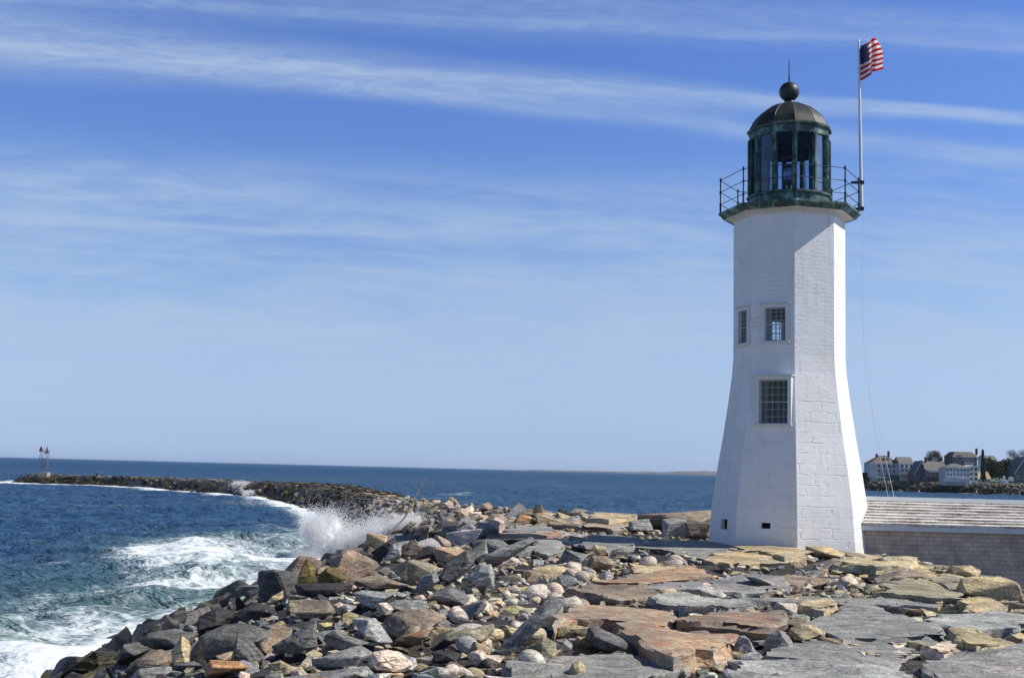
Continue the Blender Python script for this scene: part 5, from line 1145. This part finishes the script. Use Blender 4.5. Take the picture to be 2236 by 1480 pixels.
def car(px, py, D, colm, lb):
    p = at_y(px, py, D); c = empty('parked_car', tuple(p)); tag(c, lb, 'car', 'cars parked at the far houses'); x, y, z = p
    pr = [(-2.2, .35), (-2.2, .85), (-1.5, .98), (-.9, 1.45), (.8, 1.45), (1.5, .98), (2.2, .8), (2.2, .35)]
    m = MB(); n = len(pr); m.add([(x + a, y - .85, z + b2) for a, b2 in pr] + [(x + a, y + .85, z + b2) for a, b2 in pr], [tuple(range(n))[::-1], tuple(range(n, 2 * n))] + [(i, (i + 1) % n, n + (i + 1) % n, n + i) for i in range(n)]); part(m, 'body', colm, c)
    m = MB(); m.box((x - .05, y, z + 1.2), (1.9, 1.72, .34)); part(m, 'window', M['pane'], c)
    for a in (-1.4, 1.4):
        for b2 in (-.8, .8): m = MB(); m.tube([(x + a, y + b2 - .1, z + .33), (x + a, y + b2 + .1, z + .33)], .33, 12); part(m, 'wheel', M['iron'], c)
car(1926, 1045.5, 574, M['trim'], 'white car parked before the leftmost house on the far shore')
car(2176, 1053, 545, M['hw_white'], 'silver-grey car parked by the dark trees across the water')
M['leaf'] = simple('evergreen_leaf', (.06, .085, .04), .8, 0, .4, .5); M['leafb'] = simple('bare_twigs', (.085, .062, .058), .9, 0, .3, .5); M['bark'] = simple('bark', (.05, .04, .032), .95)
def tree(px, pyb, pyt, wpx, D, kind, label, seed):
    r = np.random.default_rng(seed); b0 = at_y(px, pyb, D); tp = at_y(px, pyt, D); hgt = tp[2] - b0[2]; wr = wpx * D / F / 2; x, y, z = b0
    t = empty('tree', (x, y, z)); tag(t, label, 'tree', 'trees on the far shore')
    m = MB(); m.tube([(x, y, z - .5), (x + .1, y, z + hgt * .5), (x, y, z + hgt * .8)], [.28, .2, .08], 7)
    for k in range(9):
        a = r.uniform(0, 6.28); h0 = r.uniform(.3, .7); m.tube([(x, y, z + hgt * h0), (x + math.cos(a) * wr * .75, y + math.sin(a) * wr * .75, z + hgt * min(.93, h0 + r.uniform(.1, .3)))], [.1, .03], 5)
    part(m, 'trunk', M['bark'], t)
    n = {'dense': 2600, 'cone': 2000, 'bare': 3200}[kind]; cl = []
    for k in range(26):
        if kind == 'cone': h0 = r.uniform(.08, 1); rad = wr * (1 - h0 * .75) * r.uniform(.2, .9)
        else: h0 = r.uniform(.22, .93); rad = wr * math.sqrt(max(0, 1 - ((h0 - .55) / .47) ** 2)) * r.uniform(.1, .85)
        a = r.uniform(0, 6.28); cl.append((x + math.cos(a) * rad, y + math.sin(a) * rad, z + hgt * h0))
    cl = np.array(cl); P = cl[r.integers(len(cl), size=n)] + r.normal(size=(n, 3)) * wr * (.17 if kind != 'bare' else .2); P[:, 2] = np.minimum(P[:, 2], z + hgt)
    if kind == 'cone':
        hh_ = r.random(n); aa_ = r.uniform(0, 6.28, n); q_ = wr * (1.05 - .8 * hh_) * np.sqrt(r.random(n)); P = np.stack([x + q_ * np.cos(aa_), y + q_ * np.sin(aa_), z + hgt * (.06 + .94 * hh_)], 1)
    m = MB(); s = {'dense': .45, 'cone': .42, 'bare': .5}[kind]
    for q in P:
        u = r.normal(size=3); u /= np.linalg.norm(u); v = np.cross(u, r.normal(size=3)); v /= np.linalg.norm(v)
        if kind == 'bare': u[2] = abs(u[2]) + .6; v = v * .14
        m.add([q - u * s, q + v * s * .7, q + u * s, q - v * s * .7], [(0, 1, 2, 3)])
    part(m, 'crown', M['leafb' if kind == 'bare' else 'leaf'], t)
k_ = 0
for a in ((2147, 1050, 982, 11, 544, 'cone', 'tall narrow dark conifer rising beside the slate house'), (2040, 1030, 985, 34, 610, 'bare', 'bare leafless tree showing above the shingled house roof'), (2166, 1052, 1003, 26, 575, 'dense', 'dark evergreen right behind the tan roofed building'),
          (2182, 1052, 999, 30, 568, 'dense', 'dense dark evergreen in the middle of the tree clump'), (2200, 1050, 1000, 30, 578, 'dense', 'dark evergreen with low spread left of the purple crown'), (2214, 1050, 984, 44, 590, 'bare', 'large purplish leafless tree at the right edge'),
          (2236, 1050, 982, 40, 596, 'bare', 'second purplish leafless tree, half outside the right edge'), (2155, 1040, 996, 22, 620, 'dense', 'green tree behind the conifer, far shore'), (1889, 1048, 1033, 22, 590, 'dense', 'low dark bush beside the lighthouse on the far shore'), (2052, 1030, 998, 16, 615, 'bare', 'small leafless tree right of the bigger bare one'), (2262, 1050, 990, 40, 570, 'dense', 'dark evergreen beyond the right edge')):
    k_ += 1; tree(*a, 500 + k_)
# hazy low coast on the horizon
def ridge_land(name, px0, px1, D, hpx, seed, matl):
    xs = np.linspace(at_y(px0, 1030, D)[0], at_y(px1, 1030, D)[0], 120); ys = np.linspace(D, D + 900, 8)
    def zf(X, Y):
        u = (X - xs[0]) / (xs[-1] - xs[0]); n = fbm(np.stack([X.ravel() * 12 / (xs[-1] - xs[0]), Y.ravel() * .001, X.ravel() * 0], 1), 4, seed).reshape(X.shape)
        prof = np.interp(u, [0, .1, .55, .72, .9, 1], [0, .35, .45, .9, 1, .5]); v = (Y - D) / 900
        return WATER - 1 + prof * (hpx * D / F) * np.clip(v * 5, 0, 1) * (1 + .25 * n) * np.clip((1.2 - v), 0, 1)
    tag(grid_sheet(name, xs, ys, zf, matl), kind='structure')
M['coast'] = simple('far_coast', (.12, .12, .125), .95, 0, .3, .004)
ridge_land('far_coast', 1115, 1640, 9000, 9, 41, M['coast'])

hz_ = MB(); hz_.hexa([(-12000, -60, -12), (12000, -60, -12), (12000, 12500, -12), (-12000, 12500, -12), (-12000, -60, 19), (12000, -60, 19), (12000, 12500, 19), (-12000, 12500, 19)])
hm = bpy.data.materials.new('haze_air'); hm.use_nodes = True; nt = hm.node_tree; nt.nodes.clear(); pv = nt.nodes.new('ShaderNodeVolumePrincipled'); pv.inputs['Color'].default_value = (.80, .88, 1., 1); pv.inputs['Density'].default_value = HAZE; pv.inputs['Anisotropy'].default_value = .3
ho = nt.nodes.new('ShaderNodeOutputMaterial'); nt.links.new(pv.outputs[0], ho.inputs['Volume']); hzo = hz_.build('haze', hm); tag(hzo, kind='stuff'); hzo['label'] = 'thin blue sea haze fading the low coast on the horizon'
